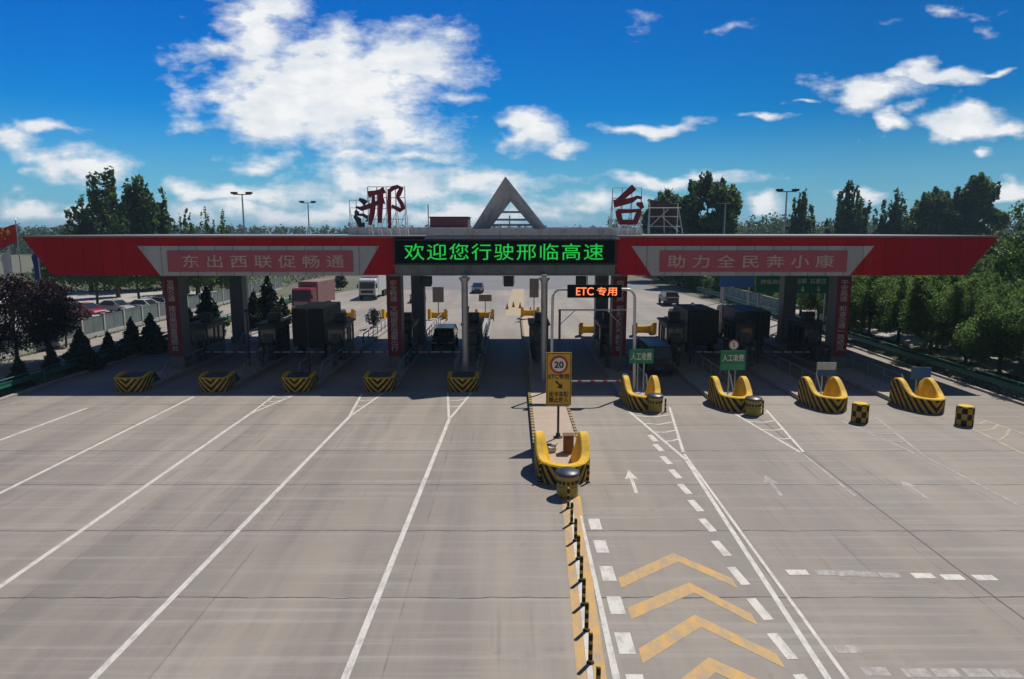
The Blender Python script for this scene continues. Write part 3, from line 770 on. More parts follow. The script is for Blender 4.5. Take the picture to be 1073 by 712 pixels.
# ticket terminals and equipment cabinets on the islands
tb = None; cbn = None
for X, l in zip(ILX + IRX, names10):
    lab = 'dark ticket terminal on a pillar on the %s island' % l
    x_, y_ = X + (.62 if X < 3 else -.62), 46.6 if X not in (-23, -8, 7.3) else 48.6
    if not tb:
        tb = thing('ticket_terminal', lab, 'terminal', (x_, y_, .2), group='ticket terminals on the islands')
        m = MB(); m.box((0, 0, .45), (.2, .22, .9), bev=.02); m.build('pillar', booth_w, tb)
        m = MB(); m.box((0, 0, 1.2), (.36, .4, .62), bev=.04); m.build('housing', dark_metal, tb)
        m = MB(); m.box((0, -.206, 1.28), (.24, .014, .2)); m.build('screen', glass_d, tb)
    else: dup(tb, (x_, y_, .2), lab)
    lab = 'grey equipment cabinet before the booth on the %s island' % l
    if not cbn:
        cbn = thing('equipment_cabinet', lab, 'cabinet', (X, 48.7, .2), group='equipment cabinets on the islands')
        m = MB(); m.box((0, 0, .6), (.7, .5, 1.2), bev=.03); m.build('body', M('cabinet_grey', (.12, .13, .135), .5, .1, .25, 2, dirt=(.06, .06, .06)), cbn)
        m = MB(); m.box((0, 0, 1.23), (.8, .6, .05), bev=.015); m.build('lid', booth_r, cbn)
    else: dup(cbn, (X + .1 * math.sin(X), 48.75, .2), lab)

# ETC lane portal and height bar
t = thing('display_portal', 'white pipe arch carrying the small black ETC display over the lane', 'portal', (0, 39.4, .2))
xl, xr = P(580, 320, 39.4)[0], P(665, 320, 39.4)[0]; zt = P(0, 303.5, 39.4)[2] - .2
m = MB(); pts = [(xl - .1, 0, 0), (xl - .05, 0, zt - .5)]
for a in (20, 45, 70): pts.append((xl - .05 + .45 * (1 - math.cos(R(a))), 0, zt - .5 + .5 * math.sin(R(a))))
pts += [(xl + .5, 0, zt), (xr - .5, 0, zt)]
for a in (70, 45, 20): pts.append((xr - .45 * (1 - math.cos(R(a))), 0, zt - .5 + .5 * math.sin(R(a))))
pts += [(xr, 0, zt - .5), (xr + .1, 0, 0)]
m.tube(pts, .085, 10); m.build('arch', white_metal, t, True)
m = MB(); m.box((xl - .1, 0, .03), (.4, .4, .06)); m.build('foot_plate', steel, t); m = MB(); m.box((xr + .1, 0, .03), (.4, .4, .06)); m.build('foot_plate', steel, t)
xa, xb = P(594.5, 305, 39.2)[0], P(651, 305, 39.2)[0]; za, zb = P(0, 298.5, 39.2)[2], P(0, 312, 39.2)[2]
d = thing('lane_display', 'small black LED display reading ETC with two Chinese characters in orange', 'LED display', ((xa + xb) / 2, 39.15, zb))
m = MB(); m.box((0, 0, (za - zb) / 2), (xb - xa, .22, za - zb), bev=.02); m.build('housing', scr, d)
ET = Memit('led_orange', (1, .22, .07), 1.5)
text_mesh('lettering', 'ETC', ET, d, (P(612, 305, 39)[0] - (xa + xb) / 2 + .05, -.13, (za - zb) / 2), h=.46, w=1.0, depth=.02, bold=.01)
text_mesh('lettering', '专用', ET, d, (P(636, 305, 39)[0] - (xa + xb) / 2, -.13, (za - zb) / 2), h=.5, w=1.15, depth=.02, bold=.012)
t = thing('height_bar', 'thin grey height limit bar with braces over the ETC lane', 'height bar', (0, 45.0, .2))
xl, xr = P(586.5, 330, 45)[0], P(656, 330, 45)[0]; z = P(0, 325, 45)[2] - .2
for xx in (xl, xr - .3):
    m = MB(); m.tube([(xx, 0, 0), (xx, 0, z)], .08, 8); m.build('post', M('painted_grey_steel', (.12, .13, .13), .5, .2, .2, 3), t)
m = MB(); m.tube([(xl - .1, 0, z), (xr, 0, z)], .05, 8); m.tube([(xl, 0, z - 1.0), (xl + 1.05, 0, z)], .03, 6); m.tube([(xr - .3, 0, z - 1), (xr - 1.3, 0, z)], .03, 6); m.build('bar', white_metal, t)

# ------------------------------------------------------------------ yellow ETC sign on the central island
YS = 30.0
sx, sy_ = P(585.5, 397, YS)[0], 0; z0, z1 = P(0, 425, YS)[2], P(0, 369.5, YS)[2]
ysign = M('sign_yellow_sheet', (.66, .42, .03), .4, 0, .1, 2, dirt=(.45, .3, .05)); inkm = M('sign_black', (.015, .015, .018), .5, 0, .2, 5)
t = thing('lane_sign', 'tall yellow ETC lane sign with a round 20 limit on a post', 'road sign', (sx, YS, .21))
w = 1.14; H = z1 - z0; zc = (z0 + z1) / 2 - .21
m = MB(); m.box((0, 0, zc), (w, .05, H), bev=.01); m.build('panel', ysign, t)
m = MB()
for s_ in (-1, 1): m.box((s_ * (w / 2 - .05), -.03, zc), (.025, .012, H - .08))
for s_ in (-1, 1): m.box((0, -.03, zc + s_ * (H / 2 - .05)), (w - .13, .012, .025))
m.build('border', inkm, t)
m = MB(); m.tube([(.0, .08, 0), (.0, .08, zc + H / 2 - .1)], .055, 10); m.box((0, .03, zc + .6), (.7, .05, .06)); m.box((0, .03, zc - .6), (.7, .05, .06)); m.lathe([(.22, 0), (.22, .04), (.1, .05), (.1, .2)], (0, .08, 0), 12); m.build('post', dark_metal, t)
ctr = zc + H / 2 - .55
m = MB(); m.lathe([(.41, -.03), (.41, -.04)], (0, 0, ctr), 32, axis='y'); m.build('limit_ring', red_p, t)
m = MB(); m.lathe([(.31, -.042), (.31, -.05)], (0, 0, ctr), 32, axis='y'); m.build('limit_disc', sign_white, t)
text_mesh('lettering', '20', inkm, t, (0, -.058, ctr), h=.30, w=.42, depth=.01, bold=.03)
text_mesh('lettering', 'ETC专用', inkm, t, (0, -.035, zc + .12), h=.26, w=.92, depth=.01, bold=.02)
m = MB(); c = zc - .27
A = [(-.17, .15), (.02, -.03), (-.07, -.12), (.17, -.17), (.14, .08), (.075, .01), (-.11, .21)]
m.prismY([(p[0], c + p[1]) for p in A], -.045, -.028); m.build('arrow', inkm, t)
text_mesh('lettering', '无卡车辆\n禁止驶入', inkm, t, (0, -.035, zc - .82), h=.52, w=.9, depth=.01, bold=.02, line=1.0)

# brown box and bag beside the post
bxm = M('rusty_brown_box', (.17, .075, .03), .8, 0, .35, 4, .3)
m = MB(); m.box((0, 0, .38), (.42, .42, .72), bev=.03); m.box((0, 0, .76), (.48, .48, .05), bev=.015); m.box((0, -.222, .4), (.3, .015, .5))
tag(m.build('junction_box', bxm, None, loc=(P(595.5, 470, 28)[0], 28.0, .21)), 'brown metal box on the central island behind the crash barrel', 'junction box')
m = MB(); m.box((0, 0, .12), (.42, .3, .22), bev=.09, rz=.4); m.box((.1, .1, .27), (.25, .2, .12), bev=.05, rz=-.3)
tag(m.build('sandbag', M('sandbag_cloth', (.5, .47, .42), .9, 0, .25, 8, .5), None, True, loc=(P(578, 470, 28)[0], 28.0, .21)), 'pale sandbag lying beside the yellow sign post', 'sandbag')

# barrels
def barrel(loc, lab, check_=False):
    t = thing('crash_barrel', lab, 'crash barrel', loc, group='crash barrels at the island noses')
    m = MB()
    if check_:
        m.lathe([(.34, 0), (.40, .03), (.40, .9), (.37, .94), (.02, .95)], (0, 0, 0), 24); m.build('body', check, t, True)
        m = MB(); m.lathe([(.33, .951), (.33, .965), (.02, .98)], (0, 0, 0), 24); m.build('lid', yellow, t, True)
    else:
        ol = M('barrel_yellow', (.36, .27, .03), .5, 0, .2, 4, dirt=(.17, .13, .05))
        m.lathe([(.36, 0), (.40, .03), (.38, .3), (.41, .33), (.41, .38), (.38, .41), (.38, .62), (.42, .68), (.42, .8)], (0, 0, 0), 24); m.build('body', ol, t, True)
        m = MB(); m.lathe([(.44, .8), (.44, .88), (.38, .93), (.02, .96)], (0, 0, 0), 24); m.build('lid', M('barrel_lid', (.03, .035, .055), .4, 0, .3, 4), t, True)
        m = MB()
        for k in range(7):
            a = R(-90 + (k - 3) * 24); m.box((.395 * math.cos(a), .395 * math.sin(a), .55), (.09, .03, .12), rz=a + R(90))
        m.build('reflector', dark_metal, t)
    return t
barrel((2.02, 23.75, 0), 'yellow crash barrel with dark blue lid before the central island nose')
barrel((*G(686, 431), 0), 'yellow barrel with dark lid at the nose right of the ETC lane')
barrel((*G(789, 434.5), 0), 'yellow barrel with dark lid at the nose with the green sign and round sign')
barrel((*G(900.5, 442), 0), 'black and yellow checkered barrel below the pale blue board', True)
barrel((*G(1010, 445), 0), 'black and yellow checkered barrel nearest the right guardrail', True)

# delineator posts
def delin(x, y, lab, h=.75, first=[None]):
    if first[0]: return dup(first[0], (x, y, 0), lab)
    t = thing('delineator_post', lab, 'delineator post', (x, y, 0), group='striped flexible delineator posts'); first[0] = t
    m = MB(); m.lathe([(.055, .04), (.05, .08), (.05, h - .03), (.035, h)], (0, 0, 0), 12); m.build('post', ring, t, True)
    m = MB(); m.lathe([(.09, 0), (.085, .03), (.055, .055)], (0, 0, 0), 14); m.build('base', rubber, t, True)
    return t
ords = ['first', 'second', 'third', 'fourth', 'fifth', 'sixth', 'seventh', 'eighth', 'ninth']
for i, (x, y) in enumerate(((595.5, 533), (599, 549), (603, 567), (606, 586), (609, 609), (611.5, 634), (614.5, 661), (618.5, 695), (626.5, 733))):
    delin(*G(x, y), ords[i] + ' striped post in the painted row, counted from the dark lidded barrel')
delin(*G(616, 506), 'striped post standing at the right side of the central island nose')
delin(*G(566, 505), 'striped post standing at the left side of the central island nose')
delin(*G(697, 432), 'striped post beside the barrel right of the ETC lane')
delin(*G(799, 434), 'striped post beside the barrel below the round sign')

# small signs on the right islands
def panel_sign(x, Y, z0, z1, w, mat, lab, txt=None, round_=False, low=None):
    t = thing('island_sign', lab, 'sign', (x, Y, .2))
    m = MB(); m.box((0, 0, (z0 + z1) / 2 - .2), (w, .05, z1 - z0), bev=.015); m.build('panel', mat, t)
    for s in (-.18, .18):
        m = MB(); m.tube([(s, .06, 0), (s, .06, z1 - .25)], .04, 8); m.build('post', steel, t)
    if txt: text_mesh('lettering', txt, sign_white, t, (0, -.035, (z0 + z1) / 2 - .2 + (.15 if round_ else 0)), h=(.45 if not round_ else .4), w=w * .84, depth=.008, bold=.01)
    if low: m = MB(); m.box((0, -.03, z0 - .2 + .18), (w * .96, .012, .34)); m.build('lower_band', low, t)
    if round_:
        m = MB(); m.tube([(0, .06, z1 - .3), (0, .06, z1 + .1)], .03, 6); m.lathe([(.29, -.03), (.29, 0)], (0, 0, z1 + .12), 24, axis='y'); m.build('round_rim', M('faded_ring', (.35, .2, .2), .5), t)
        m = MB(); m.lathe([(.21, -.045), (.21, -.032)], (0, 0, z1 + .12), 24, axis='y'); m.build('round_face', sign_white, t)
        text_mesh('lettering', '5', inkm, t, (0, -.05, z1 + .12), h=.22, w=.14, depth=.008, bold=.02)
blue_s = M('blue_sheet', (.02, .10, .32), .45, 0, .15, 3); pale_s = M('pale_sheet', (.45, .52, .55), .45, 0, .15, 3)
panel_sign(P(672, 373, 39)[0], 39, P(0, 381, 39)[2], P(0, 366, 39)[2], 1.42, green_sign, 'green lane sign with white characters right of the ETC lane portal', '人工收费')
panel_sign(P(768, 378, 38.4)[0], 38.4, P(0, 388, 38.4)[2], P(0, 367.5, 38.4)[2], 1.45, green_sign, 'green lane sign with a small round sign on top', '人工收费', True, low=M('green_low', (.03, .3, .2), .5))
panel_sign(P(866, 386, 38)[0], 38, P(0, 394, 38)[2], P(0, 380, 38)[2], 1.1, pale_s, 'pale board with blue lower band behind the third yellow nose', low=blue_s)
panel_sign(P(965, 391, 38)[0], 38, P(0, 398, 38)[2], P(0, 385, 38)[2], 1.15, blue_s, 'blue board behind the rightmost yellow nose')
# signs on the far ends of islands
for x, y0, y1, X, Y, w, lab in ((458, 301, 317, -8, 73, 1.2, 'grey backed square sign on the tail of the fourth island'), (508, 309, 316, -2.95, 74, 1.4, 'small dark sign on the tail of the island left of the centre lane'), (560, 292, 312, 2.4, 74, 1.0, 'grey sign back on the tail of the central island')):
    t = thing('tail_sign', lab, 'sign', (P(x, 243, Y)[0], Y, .2))
    a, b = P(0, y1, Y)[2] - .2, P(0, y0, Y)[2] - .2
    m = MB(); m.box((0, 0, (a + b) / 2), (w, .06, b - a), bev=.015); m.build('panel', M('sign_back_grey', (.2, .21, .2), .6, .2, .2, 2), t)
    m = MB(); m.tube([(0, .06, 0), (0, .06, b)], .06, 8); m.build('post', steel, t)
for i, (x, y) in enumerate(((531.5, 324), (538, 322), (545, 323), (556, 328))):
    X, Y = G(x, y)
    t = thing('traffic_cone', ['small cone beyond the open centre lane, leftmost of the cones', 'small cone beyond the centre lane, second of the row', 'small cone beyond the centre lane, third of the row', 'small cone near the central island tail'][i], 'traffic cone', (X, Y, 0), group='cones beyond the centre lane')
    m = MB(); m.box((0, 0, .02), (.4, .4, .04), bev=.01); m.build('base', rubber, t)
    m = MB(); m.lathe([(.17, .04), (.13, .3), (.12, .3), (.04, .7)], (0, 0, 0), 14); m.build('cone', M('cone_orange', (.5, .09, .02), .5, 0, .1, 3), t, True)

# ------------------------------------------------------------------ vehicles
def wheel(parent, x, y, r, w=.22):
    m = MB(); m.lathe([(r * .62, -w / 2), (r * .95, -w / 2), (r, -w / 3), (r, w / 3), (r * .95, w / 2), (r * .62, w / 2)], (0, 0, 0), 18, axis='x')
    o = m.build('wheel', rubber, parent, True, loc=(x, y, r))
    m = MB(); m.lathe([(r * .6, -w * .46), (r * .6, w * .46)], (0, 0, 0), 14, axis='x'); m.build('rim', steel, o, True)
LAMP = M('headlamp_glass', (.6, .62, .62), .15, 0, .1, 4); TAIL = M('tail_lamp', (.35, .01, .01), .2, 0, .1, 4)
PLATE = M('number_plate', (.02, .06, .3), .4, 0, .1, 4)
def car(name, lab, cat, X, Y, col, face=1, kind='sedan', rz=0.0, group=None, z=0):
    """face=1: front toward the camera (-Y)"""
    t = thing(name, lab, cat, (X, Y, z), rz + (0 if face == 1 else math.pi), group)
    if kind == 'sedan': L, Wd, prof = 4.6, 1.8, [(0, .35), (0, .72), (.15, .82), (1.15, .95), (3.75, 1.0), (4.55, .98), (4.6, .6), (4.6, .35)]; gh = [(1.0, .94), (1.85, 1.45), (3.1, 1.48), (4.0, .99)]
    elif kind == 'suv': L, Wd, prof = 4.7, 1.9, [(0, .4), (0, .85), (.15, .98), (1.1, 1.12), (4.0, 1.15), (4.65, 1.15), (4.7, .7), (4.7, .4)]; gh = [(.95, 1.1), (1.6, 1.68), (4.2, 1.72), (4.6, 1.14)]
    else: L, Wd, prof = 5.0, 1.95, [(0, .4), (0, .95), (.2, 1.15), (.75, 1.25), (4.9, 1.25), (4.98, 1.2), (5.0, .6), (5.0, .4)]; gh = [(.6, 1.2), (1.35, 1.95), (4.7, 2.0), (4.95, 1.24)]
    paint = M('car_paint_' + cat.replace(' ', '_') + '_%d' % int(sum(c * 1000 for c in col)), col, .3, .0, .08, 2, spec=.35)
    def loft(prof, w0, w1, inset_ends=0.0):
        zs = [p[1] for p in prof]; zmn, zmx = min(zs), max(zs); vs = []
        for sgn in (-1, 1):
            for (y, z_) in prof:
                ww = w0 + (w1 - w0) * (z_ - zmn) / (zmx - zmn + 1e-6); e = .88 if (y < .1 or y > L - .1) else 1
                vs.append((sgn * ww / 2 * e, y - L / 2, z_))
        n = len(prof); fs = [tuple(range(n)), tuple(range(2 * n - 1, n - 1, -1))] + [(i, (i + 1) % n, (i + 1) % n + n, i + n) for i in range(n)]
        mb = MB(); mb.add(vs, fs); return mb
    b = loft(prof, Wd, Wd * .95); o = b.build('body', paint, t)
    bv = o.modifiers.new('b', 'BEVEL'); bv.width = .06; bv.segments = 2; bv.limit_method = 'ANGLE'
    loft(gh, Wd * .92, Wd * .74).build('windows', glass_d, t)
    ys = [p[0] for p in gh]; zt_ = max(p[1] for p in gh)
    m = MB(); m.box((0, (gh[1][0] + gh[2][0]) / 2 - L / 2, zt_ + .01), (Wd * .76, gh[2][0] - gh[1][0] + .1, .05), bev=.02)
    for sgn in (-1, 1):
        for i in (0, 2):
            p, q_ = gh[i], gh[i + 1]; ra = Wd * .46, Wd * .37
            w_of = lambda z_: (Wd * .92 + (Wd * .74 - Wd * .92) * (z_ - gh[0][1]) / (zt_ - gh[0][1])) / 2
            m.tube([(sgn * w_of(p[1]), p[0] - L / 2, p[1]), (sgn * w_of(q_[1]), q_[0] - L / 2, q_[1])], .045, 5)
    m.build('roof', paint, t)
    for sgn in (-1, 1):
        m = MB(); m.box((sgn * Wd * .34, -L / 2 - .01, prof[1][1] - .05), (.36, .08, .16), bev=.03); m.build('headlight', LAMP, t)
        m = MB(); m.box((sgn * Wd * .36, L / 2, prof[5][1] - .18), (.26, .08, .2), bev=.03); m.build('taillight', TAIL, t)
        m = MB(); m.box((sgn * (Wd / 2 + .06), gh[0][0] + .35 - L / 2, gh[0][1] + .08), (.16, .1, .12), bev=.03); m.build('mirror', paint, t)
        for y in (.85, L - .9): wheel(t, sgn * (Wd / 2 - .12), y - L / 2, .33)
    m = MB(); m.box((0, -L / 2 - .01, .5), (1.0, .05, .2), bev=.02); m.build('grille', dark_metal, t)
    m = MB(); m.box((0, L / 2, .45), (1.3, .05, .14), bev=.02); m.build('rear_bumper', dark_metal, t)
    for yy_, zz_ in ((-L / 2 - .045, .42), (L / 2 + .035, .62)):
        m = MB(); m.box((0, yy_, zz_), (.44, .02, .14)); m.build('number_plate', PLATE, t)
    return t
def truck(name, lab, X, Y, cabc, boxc, L=8.0, H=3.7, face=1, rz=0, boxw=2.4, tarp=False):
    t = thing(name, lab, 'truck', (X, Y, 0), rz + (0 if face == 1 else math.pi), 'lorries at the toll plaza')
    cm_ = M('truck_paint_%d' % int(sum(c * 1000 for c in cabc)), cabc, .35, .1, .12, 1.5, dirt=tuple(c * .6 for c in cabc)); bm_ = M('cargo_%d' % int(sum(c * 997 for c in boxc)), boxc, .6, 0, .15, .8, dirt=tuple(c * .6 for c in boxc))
    m = MB(); m.prismX([(0, .55), (-.02, 1.5), (.22, 2.75), (.5, 2.95), (1.9, 2.95), (1.9, .55)], -1.18, 1.18); o = m.build('cab', cm_, t); bv = o.modifiers.new('b', 'BEVEL'); bv.width = .08; bv.segments = 2
    m = MB(); m.add([(-1.03, .035, 1.62), (1.03, .035, 1.62), (.98, .185, 2.5), (-.98, .185, 2.5), (-1.03, .0, 1.62), (1.03, .0, 1.62), (.98, .15, 2.5), (-.98, .15, 2.5)], [(0, 1, 2, 3), (7, 6, 5, 4), (0, 4, 5, 1), (2, 6, 7, 3), (1, 5, 6, 2), (0, 3, 7, 4)])
    m.v = [(a, b - .06, c) for a, b, c in m.v]; m.build('windscreen', glass_d, t)
    for s in (-1, 1):
        m = MB(); m.box((s * 1.19, .95, 2.05), (.02, .85, .75)); m.build('side_window', glass_d, t)
        m = MB(); m.box((s * 1.34, .05, 1.95), (.2, .12, .5), bev=.03); m.tube([(s * 1.15, .2, 2.2), (s * 1.34, .08, 2.2)], .025, 5); m.build('mirror', dark_metal, t)
        m = MB(); m.box((s * .9, -.04, .85), (.36, .06, .2), bev=.03); m.build('headlight', LAMP, t)
        wheel(t, s * 1.0, .95, .48, .3); wheel(t, s * 1.0, L - 1.6, .48, .4)
        if L > 9: wheel(t, s * 1.0, L - 2.8, .48, .4)
    m = MB(); m.box((0, -.04, 1.2), (1.7, .05, .4), bev=.02); m.box((0, -.06, .62), (2.3, .12, .28), bev=.03); m.build('grille', dark_metal if sum(cabc) > .9 else M('bumper_grey', (.3, .3, .3), .5), t)
    m = MB(); m.box((0, L / 2 + .9, .85), (1.0, L - 2.2, .25)); m.build('chassis', dark_metal, t)
    m = MB(); m.box((0, (2.1 + L) / 2, (1.0 + H) / 2), (boxw, L - 2.1, H - 1.0), bev=.05)
    if not tarp:
        for k in range(int((L - 2.4) / .6)): 
            for s in (-1, 1): m.box((s * boxw / 2, 2.4 + k * .6, (1.0 + H) / 2), (.05, .06, H - 1.3))
        for s in (-1, 1): m.box((s * .58, L + .01, (1.0 + H) / 2), (1.1, .04, H - 1.25))
    m.build('cargo_box', bm_, t)
    for s in (-1, 1):
        m = MB(); m.box((s * .95, L + .03, .95), (.3, .06, .14)); m.build('taillight', TAIL, t)
    return t
X, Y = G(385, 315); truck('box_truck', 'white box truck driving toward the plaza far behind the canopy', X, Y, (.62, .66, .68), (.66, .68, .68), 9.5, 3.5)
X, Y = G(316, 329); truck('cargo_truck', 'red cab truck with a pale and maroon load, beyond the dark booths on the left', X, Y, (.22, .022, .03), (.24, .13, .12), 7.6, 3.6, rz=-.12, tarp=True)
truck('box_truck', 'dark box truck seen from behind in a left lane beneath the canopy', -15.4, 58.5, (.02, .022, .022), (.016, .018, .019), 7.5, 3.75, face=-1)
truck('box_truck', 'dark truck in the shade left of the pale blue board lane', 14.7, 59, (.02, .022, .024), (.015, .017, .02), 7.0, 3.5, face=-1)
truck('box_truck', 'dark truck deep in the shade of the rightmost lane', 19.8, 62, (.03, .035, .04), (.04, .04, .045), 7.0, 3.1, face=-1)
X, Y = G(704, 321); car('sedan_car', 'dark grey car driving away beyond the canopy on the right', 'car', X, Y + 2, (.05, .055, .065), -1, 'suv')
X, Y = G(500, 308); car('sedan_car', 'dark car approaching far behind the centre left pole', 'car', X, Y + 2, (.06, .07, .09), 1, 'sedan')
X, Y = G(436, 318); car('sedan_car', 'small dark red car far behind the rear column on the left', 'car', X, Y + 2, (.12, .03, .03), 1, 'sedan')
car('suv_car', 'black SUV stopped at the boom left of the centre pole', 'car', -5.5, 55.6, (.015, .017, .02), 1, 'suv')
car('van', 'dark van in the shaded lane behind the first green sign', 'van', 9.75, 46.5, (.02, .024, .026), -1, 'van')
cl2 = [(66, 331, (.09, .1, .11), 'dark car parked behind the fence, leftmost in the lot', .9), (85, 333, (.3, .02, .03), 'red car parked behind the fence under the trees', 1.2), (116, 329, (.3, .31, .32), 'grey car parked behind the fence beside the red car', 1.3), (148, 328, (.62, .64, .64), 'white car parked behind the fence near the leftmost column', 1.35), (167, 325, (.55, .58, .6), 'silver car parked closest to the leftmost column', 1.4)]
for x, y, c, l, r_ in cl2:
    X, Y = G(x, y); car('parked_car', l, 'car', X, Y + 1, c, 1, 'sedan', rz=r_, group='cars parked behind the fence')

# ------------------------------------------------------------------ street furniture at the sides
def guardrail(X, y0, y1, lab):
    t = thing('guardrail', lab, 'guardrail', (X, y0, 0)); L = y1 - y0
    m = MB(); m.prismY([(-.05, .52), (-.05, .84), (.0, .82), (-.03, .68), (.0, .54)], 0, L); m.tube([(0, 0, 1.02), (0, L, 1.02)], .045, 6); m.build('rail', green_rail, t)
    for i in range(int(L / 4) + 1):
        m = MB(); m.tube([(.06, i * 4, -.03), (.06, i * 4, 1.0)], .06, 8); m.build('post', green_rail, t)
guardrail(-29.4, 30, 100, 'green painted guardrail along the left edge of the plaza')
guardrail(28.8, 30, 106, 'green painted guardrail along the right edge of the plaza')
# fence with translucent-looking panels and concrete posts
t = thing('panel_fence', 'long grey green panel fence with pale posts behind the conifers on the left', 'fence', (-38, 30, 0))
fpan = M('fence_panel', (.13, .17, .16), .6, 0, .3, .7, dirt=(.2, .22, .2)); fpost = M('fence_post', (.42, .42, .39), .8, 0, .2, 2)
for i in range(26):
    m = MB(); m.box((0, i * 3.3, .98), (.22, .22, 2.0), bev=.02); m.box((0, i * 3.3, 2.0), (.3, .3, .06), bev=.01); m.build('post', fpost, t)
    if i < 25:
        m = MB(); m.box((0, i * 3.3 + 1.65, .2), (.16, 3.08, .4)); m.build('plinth', fpost, t)
        m = MB(); m.box((0, i * 3.3 + 1.65, 1.1), (.06, 3.08, 1.35)); m.box((0, i * 3.3 + 1.65, 1.82), (.1, 3.08, .07)); m.box((0, i * 3.3 + 1.65, 1.1), (.09, .05, 1.4)); m.build('panel', fpan, t)
# high-mast lamps
def lamp(X, Y, H, lab, heads=2):
    t = thing('lamp_mast', lab, 'lamp mast', (X, Y, 0), group='tall lamp masts beyond the canopy')
    m = MB(); m.tube([(0, 0, 0), (0, 0, H)], .14, 10, r2=.07); m.build('pole', steel, t)
    m = MB()
    m.box((0, 0, H - .05), (1.9, .12, .1)); m.build('cross_arm', steel, t)
    for s in ((-1, 1) if heads == 2 else (1,)):
        m = MB(); m.box((s * .8, -.12, H + .1), (.62, .5, .22), bev=.04); m.build('lamp_head', dark_metal, t)
lamp(P(256, 243, 75)[0], 75, P(0, 203.5, 75)[2], 'lamp mast behind the left wing, nearer of the two there')
lamp(P(324, 243, 96)[0], 96, P(0, 212.5, 96)[2], 'lamp mast behind the left wing, farther of the two there')
lamp(P(822, 243, 70)[0], 70, P(0, 200.5, 70)[2], 'lamp mast with two heads over the right slogan board')
lamp(P(759, 243, 92)[0], 92, P(0, 213, 92)[2], 'thin lamp mast in front of the large round tree')
# flagpoles with flags
def flagpole(x, Y, ytop, col, lab, fw, fh, star=False, drop=0):
    X = P(x, 243, Y)[0]; H = P(0, ytop, Y)[2]
    t = thing('flagpole', 'steel flagpole carrying the %s at the left edge' % lab, 'flagpole', (X, Y, 0), group='flagpoles at the left edge')
    m = MB(); m.tube([(0, 0, 0), (0, 0, H)], .06, 8, r2=.04); m.lathe([(.01, H + .12), (.08, H + .05), (.01, H - .02)], (0, 0, 0), 8); m.build('pole', steel, t)
    me = MB(); n = 12; vs = []; 
    for i in range(n + 1):
        for j in range(7):
            u_, v_ = i / n, j / 6
            xx = -fw * u_ * (1 - .12 * v_); zz_ = -fh * v_ - fw * .28 * u_ ** 1.5 - drop * u_; yy_ = .22 * math.sin(u_ * 7 + v_) * u_ + .1 * math.sin(v_ * 4)
            vs.append((xx - .08, yy_, zz_))
    k0 = len(vs); vs += [(a, b + .02, c) for a, b, c in vs]
    fs = []
    for i in range(n):
        for j in range(6):
            a = i * 7 + j; fs += [(a, a + 1, a + 8, a + 7), (k0 + a + 7, k0 + a + 8, k0 + a + 1, k0 + a)]
    me.add(vs, fs)
    f = thing('flag', 'waving ' + lab + ' at the left edge', 'flag', (X, Y, H - .35))
    me.build('cloth', col, f, True)
    if star:
        def st_(cx, cz, r):
            mm = MB(); pts = []
            for k in range(10):
                a = R(90 + 36 * k); rr = r if k % 2 == 0 else r * .4; pts.append((cx + rr * math.cos(a), cz + rr * math.sin(a)))
            mm.prismY(pts, -.30, -.26); mm.build('star', M('star_yellow', (.8, .5, .03), .6), f)
        st_(-.55, -.7, .28)
        for a, b in ((-1.0, -.5), (-1.15, -.75), (-1.1, -1.05), (-.9, -1.25)): st_(a, b, .09)
flagpole(17.5, 60, 231, M('flag_red', (.6, .015, .012), .7, 0, .15, 1), 'red flag with yellow stars', 2.4, 1.6, True, .3)
flagpole(8, 64, 256, M('flag_white', (.6, .63, .7), .7, 0, .1, 1), 'white flag', 1.0, 2.3, False, .9)
flagpole(37, 64, 258, M('flag_blue', (.02, .05, .3), .7, 0, .1, 1), 'drooping blue flag', .6, 2.4, False, .7)
# roadside sign boards beyond the canopy on the right
def board(x0, x1, Y, y0, z1, lab, mat, rows, arrows=()):
    xa, xb = P(x0, 243, Y)[0], P(x1, 243, Y)[0]; z0 = P(0, y0, Y)[2]
    t = thing('highway_sign', lab, 'highway sign', ((xa + xb) / 2, Y, 0), group=None)
    w = xb - xa
    m = MB(); m.box((0, 0, (z0 + z1) / 2), (w, .1, z1 - z0), bev=.03); m.build('panel', mat, t)
    for s in (-1, 1):
        m = MB(); m.tube([(s * w * .38, .15, 0), (s * w * .38, .15, z1)], .11, 8); m.build('post', steel, t)
    for txt, cz, h, ww in rows: text_mesh('lettering', txt, sign_white, t, (0, -.07, z0 + cz), h=h, w=ww, depth=.01, bold=.01)
    for ax in arrows:
        m = MB(); c = z0 + .38; m.prismY([(ax - .06, c + .28), (ax - .06, c), (ax - .2, c), (ax, c - .26), (ax + .2, c), (ax + .06, c), (ax + .06, c + .28)], -.08, -.055); m.build('arrow', sign_white, t)
    return t
board(795, 829, 64.9, 307, 5.5, 'green highway sign beyond the canopy, left of the two', green_sign, [('邢临高速', 1.05, .45, 2.2)])
board(830.5, 876, 64.9, 307.5, 5.5, 'green highway sign with two white arrows, right of the two', green_sign, [('邯郸  石家庄', 1.15, .5, 2.9)], (-.75, .75))
t = board(757, 793, 80, 301, 5.6, 'blue picture billboard behind the right slogan board', blue_s, [])
t = thing('display_wall', 'long pale green display wall beyond the right edge of the plaza', 'wall', (30.3, 74, 0))
m = MB(); m.box((0, 12, .95), (.2, 24, 1.9)); m.build('wall', M('display_wall_paint', (.22, .27, .18), .8, 0, .3, .9, dirt=(.1, .14, .1)), t)
for i in range(10):
    m = MB(); m.box((-.12, 1.4 + i * 2.35, 1.05), (.04, 1.7, 1.2), bev=.01); m.build('display_panel', M('display_panel_paint', (.3, .33, .26), .7, 0, .6, 1.6, dirt=(.06, .08, .07)), t)

